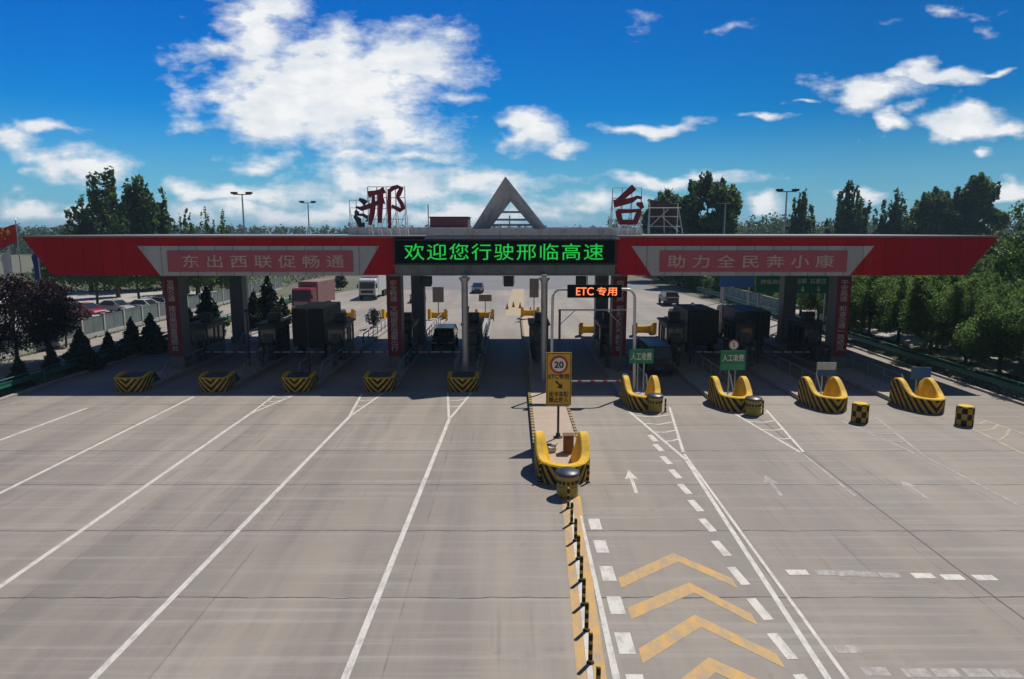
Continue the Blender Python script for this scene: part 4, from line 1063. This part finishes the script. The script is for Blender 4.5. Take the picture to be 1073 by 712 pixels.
# ------------------------------------------------------------------ vegetation
def leaves(centers, size, aspect=.7, up=.0):
    n = len(centers); c = np.asarray(centers)
    a = rng.normal(size=(n, 3)); a[:, 2] += up; a /= np.linalg.norm(a, axis=1)[:, None]
    b = rng.normal(size=(n, 3)); b -= (b * a).sum(1)[:, None] * a; b /= np.linalg.norm(b, axis=1)[:, None]
    s = size * rng.uniform(.55, 1.3, n)[:, None]
    p0 = c + a * s * .5; p2 = c - a * s * .5; p1 = c + b * s * .5 * aspect; p3 = c - b * s * .5 * aspect
    return np.stack([p0, p1, p2, p3], 1).reshape(-1, 3)
def leaf_obj(name, centers, size, mat, parent=None, aspect=.7, up=0):
    v = leaves(centers, size, aspect, up); n = len(v) // 4
    me = bpy.data.meshes.new(name); me.vertices.add(len(v)); me.vertices.foreach_set('co', v.reshape(-1).astype(np.float32))
    me.loops.add(n * 4); me.loops.foreach_set('vertex_index', np.arange(n * 4, dtype=np.int32))
    me.polygons.add(n); me.polygons.foreach_set('loop_start', np.arange(0, n * 4, 4, dtype=np.int32)); me.polygons.foreach_set('loop_total', np.full(n, 4, dtype=np.int32))
    me.update(calc_edges=True); me.materials.append(mat)
    o = bpy.data.objects.new(name, me); C.objects.link(o)
    if parent: o.parent = parent
    return o
def lobe_pts(lobes, n):
    vol = np.array([l[3] * l[4] * l[5] for l in lobes]) ** .75; cnt = (n * vol / vol.sum()).astype(int) + 3; out = []
    for l, k in zip(lobes, cnt):
        d = rng.normal(size=(k, 3)); d /= np.linalg.norm(d, axis=1)[:, None]; r = rng.uniform(.25, 1, k) ** .5
        # leaves gathered on twigs: pull in groups
        g = max(4, k // 9); tw = rng.normal(size=(g, 3)); tw /= np.linalg.norm(tw, axis=1)[:, None]; idx = rng.integers(0, g, k)
        d = d * .42 + tw[idx] * .75; d /= np.maximum(1e-3, np.linalg.norm(d, axis=1))[:, None]
        out.append(np.array(l[:3]) + d * r[:, None] * np.array(l[3:6]) * rng.uniform(.85, 1.12, (k, 1)))
    return np.concatenate(out)
bark = M('bark', (.11, .085, .06), .9, 0, .35, 4, .5)
def tree_lobes(kind, H, Rd, base):
    L = []
    if kind == 'round':
        for i in range(34):
            a = rng.uniform(0, 6.28); zf = rng.uniform(0, 1); rr = Rd * math.sqrt(max(0, 1 - (2 * zf - .95) ** 2 * .8)) * rng.uniform(.3, .8)
            s = Rd * rng.uniform(.24, .4); L.append((rr * math.cos(a), rr * math.sin(a), base + (H - base) * (.1 + .8 * zf), s, s, s * rng.uniform(.8, 1.3)))
        for i in range(16):
            a = rng.uniform(0, 6.28); rr = Rd * rng.uniform(0, .75); L.append((rr * math.cos(a), rr * math.sin(a), H - (rr / Rd) ** 2 * (H - base) * .4 - .3, Rd * .09, Rd * .09, (H - base) * .12))
    elif kind == 'upright':
        for i in range(13):
            a = rng.uniform(0, 6.28); rr = Rd * (i / 12) ** .7 * .82; top = H * (1 - .5 * (rr / Rd) ** 1.3 * rng.uniform(.5, 1.1))
            for k in range(6):
                f = k / 5; z = base + (top - base) * (f * .92 + .04); w = Rd * (.3 - .21 * f); L.append((rr * (.55 + .45 * f) * math.cos(a) + rng.normal() * .12 * Rd * .5, rr * (.55 + .45 * f) * math.sin(a), z, w * 1.25, w * 1.25, (top - base) * .15))
    elif kind == 'cone':
        for i in range(26):
            f = i / 25; a = rng.uniform(0, 6.28); z = base + (H - base) * f; r0 = Rd * (1 - f ** 1.3) * .95 + .03 * Rd; rr = r0 * rng.uniform(.05, .35)
            L.append((rr * math.cos(a), rr * math.sin(a), z, r0 * .75 + .05 * Rd, r0 * .75 + .05 * Rd, (H - base) * .09))
    elif kind == 'willow':
        for i in range(22):
            a = rng.uniform(0, 6.28); rr = Rd * rng.uniform(.1, .85); z = base + (H - base) * rng.uniform(.2, .85) * (1 - .25 * rr / Rd); s = Rd * rng.uniform(.2, .34)
            L.append((rr * math.cos(a), rr * math.sin(a), z, s, s, (H - base) * rng.uniform(.14, .26)))
        for i in range(8):
            a = rng.uniform(0, 6.28); rr = Rd * rng.uniform(0, .5); L.append((rr * math.cos(a), rr * math.sin(a), H * .94 - rr * .3, Rd * .12, Rd * .12, (H - base) * .12))
    return L
def make_tree(name, lab, kind, H, Rd, base, mat, n, leaf, loc, group=None, tr=None, cat='tree', trunk_r=None, aspect=.7, up=0):
    t = thing(name, lab, cat, loc, rng.uniform(0, 6.28), group)
    L = tree_lobes(kind, H, Rd, base)
    m = MB(); r = trunk_r or H * .018
    m.tube([(0, 0, -.1), (.02 * H, 0, H * .3), (-.01 * H, .01 * H, H * .6), (0, 0, H * .88)], r * 1.3, 8, r2=r * .2)
    for l in L[::3]:
        z0 = min(l[2] * .75, base + (l[2] - base) * .5); m.tube([(0, 0, z0), (l[0] * .5, l[1] * .5, (z0 + l[2]) / 2 + .1), (l[0], l[1], l[2])], r * .4, 5, r2=r * .08)
    m.build('trunk', tr or bark, t)
    leaf_obj('crown', lobe_pts(L, n), leaf, mat, t, aspect, up)
    return t
g_dark = Mleaf('poplar_leaf', (.075, .12, .042), .5, .42)
g_mid = Mleaf('mid_leaf', (.055, .10, .025), .55)
g_bright = Mleaf('bright_leaf', (.085, .15, .03), .5, .3)
g_far = Mleaf('far_leaf', (.055, .085, .045), .4, .4)
g_willow = Mleaf('verge_tree_leaf', (.11, .18, .062), .5, .5)
g_purple = Mleaf('purple_leaf', (.035, .016, .024), .55, .15)
g_con = Mleaf('conifer_leaf', (.018, .034, .016), .45, .1)
# large trees behind the left wing
def at(x, Y): return P(x, 243, Y)[0]
def top(y, Y): return P(0, y, Y)[2]
make_tree('poplar_tree', 'tall dark poplar behind the left wing, left one with the highest tip', 'upright', top(183, 110), 6.6, 3, g_dark, 17000, .75, (at(118, 110), 110, 0), 'tall poplars behind the left wing')
make_tree('poplar_tree', 'tall dark poplar behind the left wing, right of the highest tip', 'upright', top(187, 112), 5.6, 3, g_dark, 15000, .75, (at(151, 112), 112, 0), 'tall poplars behind the left wing')
make_tree('poplar_tree', 'shorter dark poplar at the left foot of the poplar clump', 'upright', top(212, 108), 4.4, 2.5, g_dark, 8000, .65, (at(90, 108), 108, 0), 'tall poplars behind the left wing')
make_tree('broadleaf_tree', 'lighter green tree in front of the tall poplars', 'upright', top(214, 100), 3.2, 2.5, g_mid, 5000, .45, (at(118, 100), 100, 0))
make_tree('poplar_tree', 'slender dark tree at the right foot of the poplar clump', 'upright', top(216, 115), 3.2, 2.5, g_dark, 5000, .6, (at(170, 115), 115, 0), 'tall poplars behind the left wing')
for x, y, l in ((189, 222, 'pointed yellow green tree right of the poplars'), (205, 230, 'low yellow green tree, middle of the group right of the poplars'), (218, 224, 'yellow green tree left of the nearer lamp mast'), (231, 226, 'yellow green tree closest to the nearer lamp mast')):
    make_tree('broadleaf_tree', l, 'upright', top(y, 105), 2.2, 2, g_bright, 3200, .45, (at(x, 105), 105 + rng.uniform(-3, 3), 0), 'yellow green trees over the left wing')
# trees seen under the left wing behind the fence
for i, (x, Y, h, r_, mt, l) in enumerate(((62, 92, 7.5, 4.0, g_mid, 'leafy tree under the left end of the canopy, leftmost in the lot'), (95, 90, 7.5, 4.2, g_dark, 'dark leafy tree over the red parked car'), (140, 92, 8, 4.4, g_bright, 'bright leafy tree over the white parked car'),
                                 (165, 86, 7.4, 3.4, g_bright, 'bright leafy tree left of the leftmost column'), (205, 94, 7.8, 3.8, g_bright, 'bright leafy tree right of the leftmost column'), (228, 102, 7.2, 3.4, g_mid, 'leafy tree left of the rear left column'))):
    make_tree('broadleaf_tree', l, 'round', h, r_, 2.6, mt, 6000, .35, (at(x, Y), Y, 0), 'leafy trees in the lot')
# purple plum trees
make_tree('plum_tree', 'dark purple leaved tree at the left edge of the photo', 'round', 6.3, 2.9, 1.3, g_purple, 9000, .2, (at(2, 47), 47, 0), 'purple leaved trees by the fence')
make_tree('plum_tree', 'dark purple leaved tree in front of the fence, right one of the two', 'round', 5.9, 2.5, 1.3, g_purple, 8000, .2, (at(38, 50), 50, 0), 'purple leaved trees by the fence')
make_tree('plum_tree', 'small reddish purple tree leaning toward the red parked car', 'round', 4.2, 1.7, 1.2, g_purple, 3500, .2, (at(57, 56), 56, 0), 'purple leaved trees by the fence')
# conifers
base_con = [make_tree('conifer', 'x', 'cone', 2.6, .95, .1, g_con, 8000, .17, (0, -500, 0), 'small conifers along the left verge', cat='conifer', trunk_r=.05, up=.8) for _ in range(2)]
cons = [(22, 405, 30, 1.0, 'barrel shaped conifer nearest the left edge, behind the guardrail'), (55.5, 391, 29, .85, 'narrow conifer second from the left edge'), (87, 388, 40, 1.15, 'broad conifer third from the left edge'), (78, 386, 20, 1.2, 'low conifer at the left foot of the broad conifer'),
        (115, 379, 29, 1.0, 'conifer right of the broad conifer'), (124, 377, 15, 1.3, 'low shrubby conifer left of the tall pair'), (140, 371, 34, 1.0, 'conifer left of the leftmost column, left of the pair'), (160, 369, 37, 1.0, 'conifer closest to the leftmost column'),
        (200, 352, 26, 1.1, 'conifer right of the leftmost column'), (219, 352, 46, .95, 'tall conifer left of the rear left column'), (268, 345, 36, .95, 'conifer right of the rear left column'), (283, 343, 48, .9, 'tall conifer before the red truck'), (297, 340, 26, 1.1, 'low conifer next to the red truck')]
firsts = 0
for i, (x, y, hp, wf, l) in enumerate(cons):
    X, Y = G(x, y); h = hp * Y / F / 2.6 * 1.03; s = (h * wf * 1.25, h * wf * 1.25, h * 1.06)
    if i < 2:
        o = base_con[i]; o.location = (X, Y, 0); o['label'] = l; o.scale = s
    else: dup(base_con[i % 2], (X, Y, 0), l, rz=rng.uniform(0, 6), scale=s)
# ball shrub on the far island tail
make_tree('round_shrub', 'round dark shrub beyond the third lane from the left', 'round', 2.0, .9, .5, g_con, 2500, .12, (*G(392, 345), 0), cat='shrub', trunk_r=.06)
make_tree('round_shrub', 'round shrub beside the far plaza edge near the white truck', 'round', 2.4, 1.3, .4, g_con, 2500, .2, (*G(357, 304), 0), cat='shrub', trunk_r=.06)
# right verge trees
src = [make_tree('verge_tree', 'x', 'willow', 6.4, 3.0, .75, g_willow, 21000, .2, (0, -400, 0), 'young trees along the right guardrail', aspect=.45) for _ in range(3)]
ys = [33.5, 37, 40.5, 44, 47.5, 51.5, 56, 60.5, 65.5, 71, 77]
for i, Y in enumerate(ys):
    lab = 'young leafy tree %s along the right guardrail' % ['nearest the camera', 'second nearest', 'third nearest', 'fourth nearest', 'fifth nearest', 'sixth nearest', 'seventh nearest', 'eighth nearest', 'ninth nearest', 'second farthest', 'farthest'][i]
    pos = (32.4 + rng.uniform(-.4, .4), Y, 0); sc = rng.uniform(.92, 1.1)
    if i < 3: o = src[i]; o.location = pos; o['label'] = lab
    else: dup(src[i % 3], pos, lab, rz=rng.uniform(0, 6.2), scale=sc)
for i, (X, Y, s_) in enumerate(((35.2, 36, .95), (35.4, 41, 1.0), (35.3, 46, 1.0), (35.5, 51, 1.0), (35.2, 56.5, 1.0), (35.5, 62, 1.0), (35.3, 68, 1.0), (35.2, 75, 1.0), (38, 42, 1.05), (38.5, 49, 1.1), (39, 56, 1.15), (40, 64, 1.15), (38, 72, 1.1), (39, 81, 1.1), (36, 88, 1.0), (44, 47, 1.1), (46, 58, 1.2), (48, 70, 1.25), (33, 86, 1.0), (32.5, 94, 1.0), (31.5, 102, 1.0), (30.5, 111, .95), (29.5, 121, .95), (36, 98, 1.1), (35, 108, 1.1), (33, 118, 1.1))):
    dup(src[i % 3], (X, Y, 0), 'leafy tree in the dense green belt behind the right verge trees', rz=rng.uniform(0, 6.2), scale=s_, group='dense green tree belt behind the right verge trees')
belt_l = ['near end of the back belt behind the right verge', 'second in the back belt behind the right verge']
# pale shrubs and near tree on the right edge
for i, (x, Y, yt, l) in enumerate(((1030, 66, 252, 'pale green tree just past the right end of the canopy'), (1055, 60, 247, 'pale green tree at the right edge, second past the canopy end'), (1010, 80, 256, 'pale green tree hidden behind the tip of the right wing'), (1075, 74, 243, 'pale green tree cut by the right picture edge'))):
    make_tree('pale_tree', l, 'round', top(yt, Y), 3.4, 1.5, Mleaf('pale_leaf', (.10, .145, .06), .5, .3), 7000, .3, (at(x, Y), Y, 0), 'pale trees past the right wing')
make_tree('edge_tree', 'tall bright green tree rising at the right picture edge', 'round', top(195, 52), 3.2, 4, g_bright, 7000, .28, (at(1100, 52), 52, 0))
# tall trees over the right wing
for i, (x, Y, yt, r_, kind, mt, n, l) in enumerate(((740, 120, 188, 6.2, 'round', g_dark, 15000, 'large round dark tree behind the right rooftop scaffold'), (697, 135, 203, 5.5, 'round', g_dark, 7000, 'round dark tree half behind the right rooftop scaffold'),
        (840, 140, 204, 3.8, 'upright', g_dark, 6000, 'pointed dark tree right of the two headed lamp mast'), (888, 140, 196, 4.6, 'upright', g_dark, 9000, 'tallest pointed dark tree over the right slogan board'),
        (936, 140, 204, 4.2, 'upright', g_dark, 6500, 'pointed dark tree over the end of the right slogan board'), (977, 140, 203, 5.6, 'round', g_dark, 9000, 'broad dark tree left of the largest one over the right wing'),
        (1021, 135, 190, 5.6, 'round', g_dark, 12000, 'largest dark tree over the right wing tip'))):
    make_tree('tall_tree', l, kind, top(yt, Y), r_, 3, mt, int(n * 1.6), .72, (at(x, Y), Y, 0), 'tall trees over the right wing')
# distant woods: one mass
def woods(name, x0, x1, Y, y_top, mat, n_l, leaf, npts, jitter=3.0):
    L = []
    xa, xb = at(x0, Y), at(x1, Y); H = top(y_top, Y)
    for i in range(n_l):
        X = xa + (xb - xa) * rng.uniform(0, 1); h = H * rng.uniform(.78, 1.12); w = H * rng.uniform(.18, .34)
        L.append((X, Y + rng.uniform(-1, 1) * jitter * 6, h * .62, w, w, h * .42)); L.append((X + rng.normal() * w, Y + rng.uniform(-1, 1) * jitter * 6, h * .3, w * 1.3, w, h * .35))
    o = leaf_obj(name, lobe_pts(L, npts), leaf, mat); o['kind'] = 'stuff'; return o
woods('distant_woods', -120, 700, 420, 238, g_far, 260, 1.6, 42000)
woods('distant_woods', 640, 1200, 330, 231, g_far, 180, 1.4, 40000)
woods('distant_woods', 760, 850, 220, 226, g_far, 30, 1.0, 7000)
woods('distant_woods', 900, 1100, 230, 224, g_far, 40, 1.0, 9000)
woods('distant_woods', 0, 110, 300, 238, g_mid, 50, 1.3, 8000)
# dark hedge along the far right plaza edge
hd = []
for i in range(60): hd.append((31.2 + rng.uniform(-.4, .4) - i * .06, 96 + i * 1.3, 1.4 + rng.uniform(-.2, .3), 1.1, 1.2, 1.4))
o = leaf_obj('roadside_hedge', lobe_pts(hd, 9000), .4, g_dark); tag(o, 'long dark hedge along the far right side of the road', 'hedge')
# undergrowth and verge grass
def scatter(name, x0, x1, y0, y1, h, n, leaf, mat):
    p = np.stack([rng.uniform(x0, x1, n), rng.uniform(y0, y1, n), np.abs(rng.normal(0, h * .5, n))], 1)
    o = leaf_obj(name, p, leaf, mat, aspect=.35, up=1.2); o['kind'] = 'stuff'
scatter('undergrowth', 37.0, 50, 30, 110, 1.6, 26000, .38, g_mid)
scatter('verge_grass', 28.6, 33, 20, 105, .12, 12000, .16, g_mid)
scatter('verge_grass', -31.9, -29.6, 20, 105, .14, 12000, .18, g_mid); scatter('verge_grass', -39, -37.4, 20, 105, .14, 6000, .18, g_mid)
scatter('verge_grass', -110, -39.5, 108, 200, .5, 20000, .5, g_mid)
scatter('undergrowth', 28.5, 60, 108, 230, 1.2, 20000, .6, g_mid)
# low concrete wall/ditch edge on the right verge
struct(MB().sheet([(33.6, 20), (37.5, 20), (37.5, 110), (33.6, 110)], -.012).build('verge_path', lot))
# far hills
def hills(name, Y, H, x0, x1, seed, mat):
    r2 = np.random.default_rng(seed); n = 90; xs = np.linspace(x0, x1, n); ph = r2.uniform(0, 6.28, 6)
    hs = [H * (.62 + .2 * math.sin(x / 330 + ph[0]) + .12 * math.sin(x / 120 + ph[1]) + .05 * math.sin(x / 47 + ph[2])) for x in xs]
    m = MB(); vs = []
    for x, h in zip(xs, hs): vs += [(x, Y, -1), (x, Y + 120, h * .7), (x, Y + 260, h), (x, Y + 700, -1)]
    fs = []
    for i in range(n - 1):
        for k in range(3): a = i * 4 + k; fs.append((a, a + 4, a + 5, a + 1))
    m.add(vs, fs); o = m.build(name, mat, smooth=True); struct(o)
hills('hills', 2400, 38, -2600, -300, 3, M('hill_green', (.06, .08, .05), .9, 0, .3, .004))
hills('hills', 3300, 37, -1500, 2800, 5, M('hill_green', (.06, .08, .05)))

# ------------------------------------------------------------------ haze
def haze():
    m = bpy.data.materials.new('haze_air'); m.use_nodes = True; nt = m.node_tree
    for n in list(nt.nodes): nt.nodes.remove(n)
    out = nt.nodes.new('ShaderNodeOutputMaterial'); v = nt.nodes.new('ShaderNodeVolumePrincipled')
    v.inputs['Color'].default_value = (.5, .8, 1, 1); v.inputs['Density'].default_value = .0003; v.inputs['Anisotropy'].default_value = .1
    nt.links.new(v.outputs[0], out.inputs['Volume'])
    mb = MB(); mb.box((0, 2000, 18.5), (7000, 4600, 39)); o = mb.build('haze', m); o['kind'] = 'stuff'
haze()

# ------------------------------------------------------------------ sky and sun
w = bpy.data.worlds.new('World'); scene.world = w; w.use_nodes = True
nt = w.node_tree; bg = nt.nodes['Background']
EL, AZ = 56.0, 37.0
sky = nt.nodes.new('ShaderNodeTexSky'); sky.sky_type = 'NISHITA'; sky.sun_disc = False; sky.sun_elevation = R(EL); sky.sun_rotation = R(AZ)
sky.air_density = 1.0; sky.dust_density = .6; sky.ozone_density = 3.0
tc = nt.nodes.new('ShaderNodeTexCoord'); gv = tc.outputs['Generated']
sp = nt.nodes.new('ShaderNodeSeparateXYZ'); nt.links.new(gv, sp.inputs[0]); DX, DY, DZ = sp.outputs
ay = math_n(nt, 'MAXIMUM', math_n(nt, 'ABSOLUTE', DY), .06)
U = math_n(nt, 'DIVIDE', DX, ay); Wn = math_n(nt, 'DIVIDE', DZ, ay)
cv = nt.nodes.new('ShaderNodeCombineXYZ'); nt.links.new(U, cv.inputs[0]); nt.links.new(Wn, cv.inputs[1]); uv = cv.outputs[0]
# warp so that outlines curl
wn = nt.nodes.new('ShaderNodeTexNoise'); wn.inputs['Scale'].default_value = 9; wn.inputs['Detail'].default_value = 3; nt.links.new(mapping(nt, uv, (1, 1.7, 1)), wn.inputs['Vector'])
vs_ = nt.nodes.new('ShaderNodeVectorMath'); vs_.operation = 'SUBTRACT'; nt.links.new(wn.outputs[1], vs_.inputs[0]); vs_.inputs[1].default_value = (.5, .5, .5)
vm = nt.nodes.new('ShaderNodeVectorMath'); vm.operation = 'MULTIPLY_ADD'; nt.links.new(vs_.outputs[0], vm.inputs[0]); vm.inputs[1].default_value = (.15, .08, 0); nt.links.new(uv, vm.inputs[2])
wuv = vm.outputs[0]
CL = [(345, 90, 125, 72, 1.25), (268, 35, 62, 42, .95), (430, 55, 80, 38, 1.05), (290, 110, 95, 42, 1.2), (410, 130, 75, 45, .9), (285, 2, 48, 26, .7), (225, 48, 45, 14, .6), (480, 95, 40, 12, .5),
      (88, 172, 66, 23, 1.2), (5, 152, 42, 18, .9), (45, 134, 40, 8, .7), (285, 168, 60, 12, .7), (420, 168, 75, 12, .7), (60, 224, 140, 15, .8), (245, 200, 100, 13, .95), (400, 196, 110, 24, .9), (500, 196, 90, 20, .9),
      (700, 190, 100, 9, .95), (320, 222, 230, 16, .95), (480, 224, 150, 16, .9), (610, 212, 90, 10, .7), (555, 135, 36, 26, 1.2), (580, 152, 30, 9, .7), (685, 131, 55, 7, .95), (803, 129, 24, 5, .9), (912, 97, 52, 20, 1.2), (975, 82, 56, 11, 1.15),
      (933, 125, 24, 8, 1), (1015, 122, 56, 22, 1.25), (1050, 128, 40, 12, 1), (838, 107, 14, 4, .8), (1048, 78, 14, 3.5, .8), (1030, 156, 9, 5, .8), (905, 210, 26, 8, .9), (1068, 195, 36, 13, 1.1), (808, 212, 26, 11, .9),
      (682, 25, 18, 9, .3), (770, 26, 34, 5, .25), (1000, 15, 45, 6, .27), (1035, 36, 12, 7, .3)]
den = None
for (x, y, rx, ry, k) in CL:
    d = ray(x, y); u0, w0 = d[0] / d[1], d[2] / d[1]
    d2 = ray(x + rx, y); d3 = ray(x, y - ry); ru = d2[0] / d2[1] - u0; rw = d3[2] / d3[1] - w0
    a = nt.nodes.new('ShaderNodeVectorMath'); a.operation = 'SUBTRACT'; nt.links.new(wuv, a.inputs[0]); a.inputs[1].default_value = (u0, w0, 0)
    b = nt.nodes.new('ShaderNodeVectorMath'); b.operation = 'MULTIPLY'; nt.links.new(a.outputs[0], b.inputs[0]); b.inputs[1].default_value = (1 / ru, 1 / rw, 0)
    c = nt.nodes.new('ShaderNodeVectorMath'); c.operation = 'LENGTH'; nt.links.new(b.outputs[0], c.inputs[0])
    e = math_n(nt, 'MULTIPLY', math_n(nt, 'SUBTRACT', 1.12, c.outputs['Value']), k)
    den = e if den is None else math_n(nt, 'MAXIMUM', den, e)
den = math_n(nt, 'MINIMUM', den, 1.2)
n1 = noise(nt, mapping(nt, uv, (1, 1.7, 1)), 18, 6, .6)
dd = math_n(nt, 'ADD', den, math_n(nt, 'MULTIPLY', math_n(nt, 'SUBTRACT', n1, .5), 1.9))
wisp = noise(nt, mapping(nt, uv, (1, 4.5, 1)), 10, 6, .7)
dd = math_n(nt, 'ADD', dd, math_n(nt, 'MULTIPLY', math_n(nt, 'SUBTRACT', wisp, .5), .8))
cov = math_n(nt, 'POWER', mapr(nt, dd, .0, .72, 0, 1, False), 1.25)
cov = math_n(nt, 'MULTIPLY', cov, mapr(nt, DZ, -.01, .02, 0, 1))
# colours
gm = nt.nodes.new('ShaderNodeGamma'); gm.inputs[1].default_value = 1.25; nt.links.new(sky.outputs[0], gm.inputs[0])
hsv = nt.nodes.new('ShaderNodeHueSaturation'); hsv.inputs['Saturation'].default_value = 1.35; hsv.inputs['Value'].default_value = .62; nt.links.new(gm.outputs[0], hsv.inputs['Color'])
shade = mapr(nt, math_n(nt, 'ADD', noise(nt, mapping(nt, uv, (1, 2.0, 1)), 9, 5, .6), math_n(nt, 'MULTIPLY', dd, .16)), .42, .72)
cc = mix_c(nt, shade, (9.6, 11.0, 12.6), (15.0, 15.1, 15.2))
tint = mix_c(nt, 1.0, hsv.outputs[0], (.05, .98, 1.5), 'MULTIPLY')
side = nt.nodes.new('ShaderNodeCombineColor'); k_ = mapr(nt, U, -.6, .5, 1.22, .62)
for i_ in range(3): nt.links.new(k_, side.inputs[i_])
tint = mix_c(nt, 1.0, tint, side.outputs[0], 'MULTIPLY')
band = mapr(nt, DZ, -.02, .17, .75, 0, True)
base_sky = mix_c(nt, band, tint, (4.4, 8.0, 11.0))
colr = mix_c(nt, cov, base_sky, cc)
colr = mix_c(nt, mapr(nt, DY, .05, -.25, 0, .8, True), colr, (1.5, 1.6, 1.8))  # unseen grey sky added behind the camera to neutralise the blue fill light
nt.links.new(colr, bg.inputs[0]); bg.inputs[1].default_value = .062
sd_ = bpy.data.lights.new('sun', 'SUN'); sd_.energy = 4.7; sd_.angle = R(.55); sd_.color = (1, .94, .85)
so_ = bpy.data.objects.new('sun', sd_); C.objects.link(so_)
dirv = Vector((math.sin(R(AZ)) * math.cos(R(EL)), math.cos(R(AZ)) * math.cos(R(EL)), math.sin(R(EL))))
so_.rotation_euler = (-dirv).to_track_quat('-Z', 'Y').to_euler(); so_.location = (20, 60, 60)
w.cycles.sampling_method = 'NONE'
vs2 = scene.view_settings; vs2.view_transform = 'Standard'; vs2.look = 'None'; vs2.exposure = 0; vs2.gamma = 1; vs2.use_curve_mapping = False
scene.cycles.max_bounces = 6; scene.cycles.volume_bounces = 0
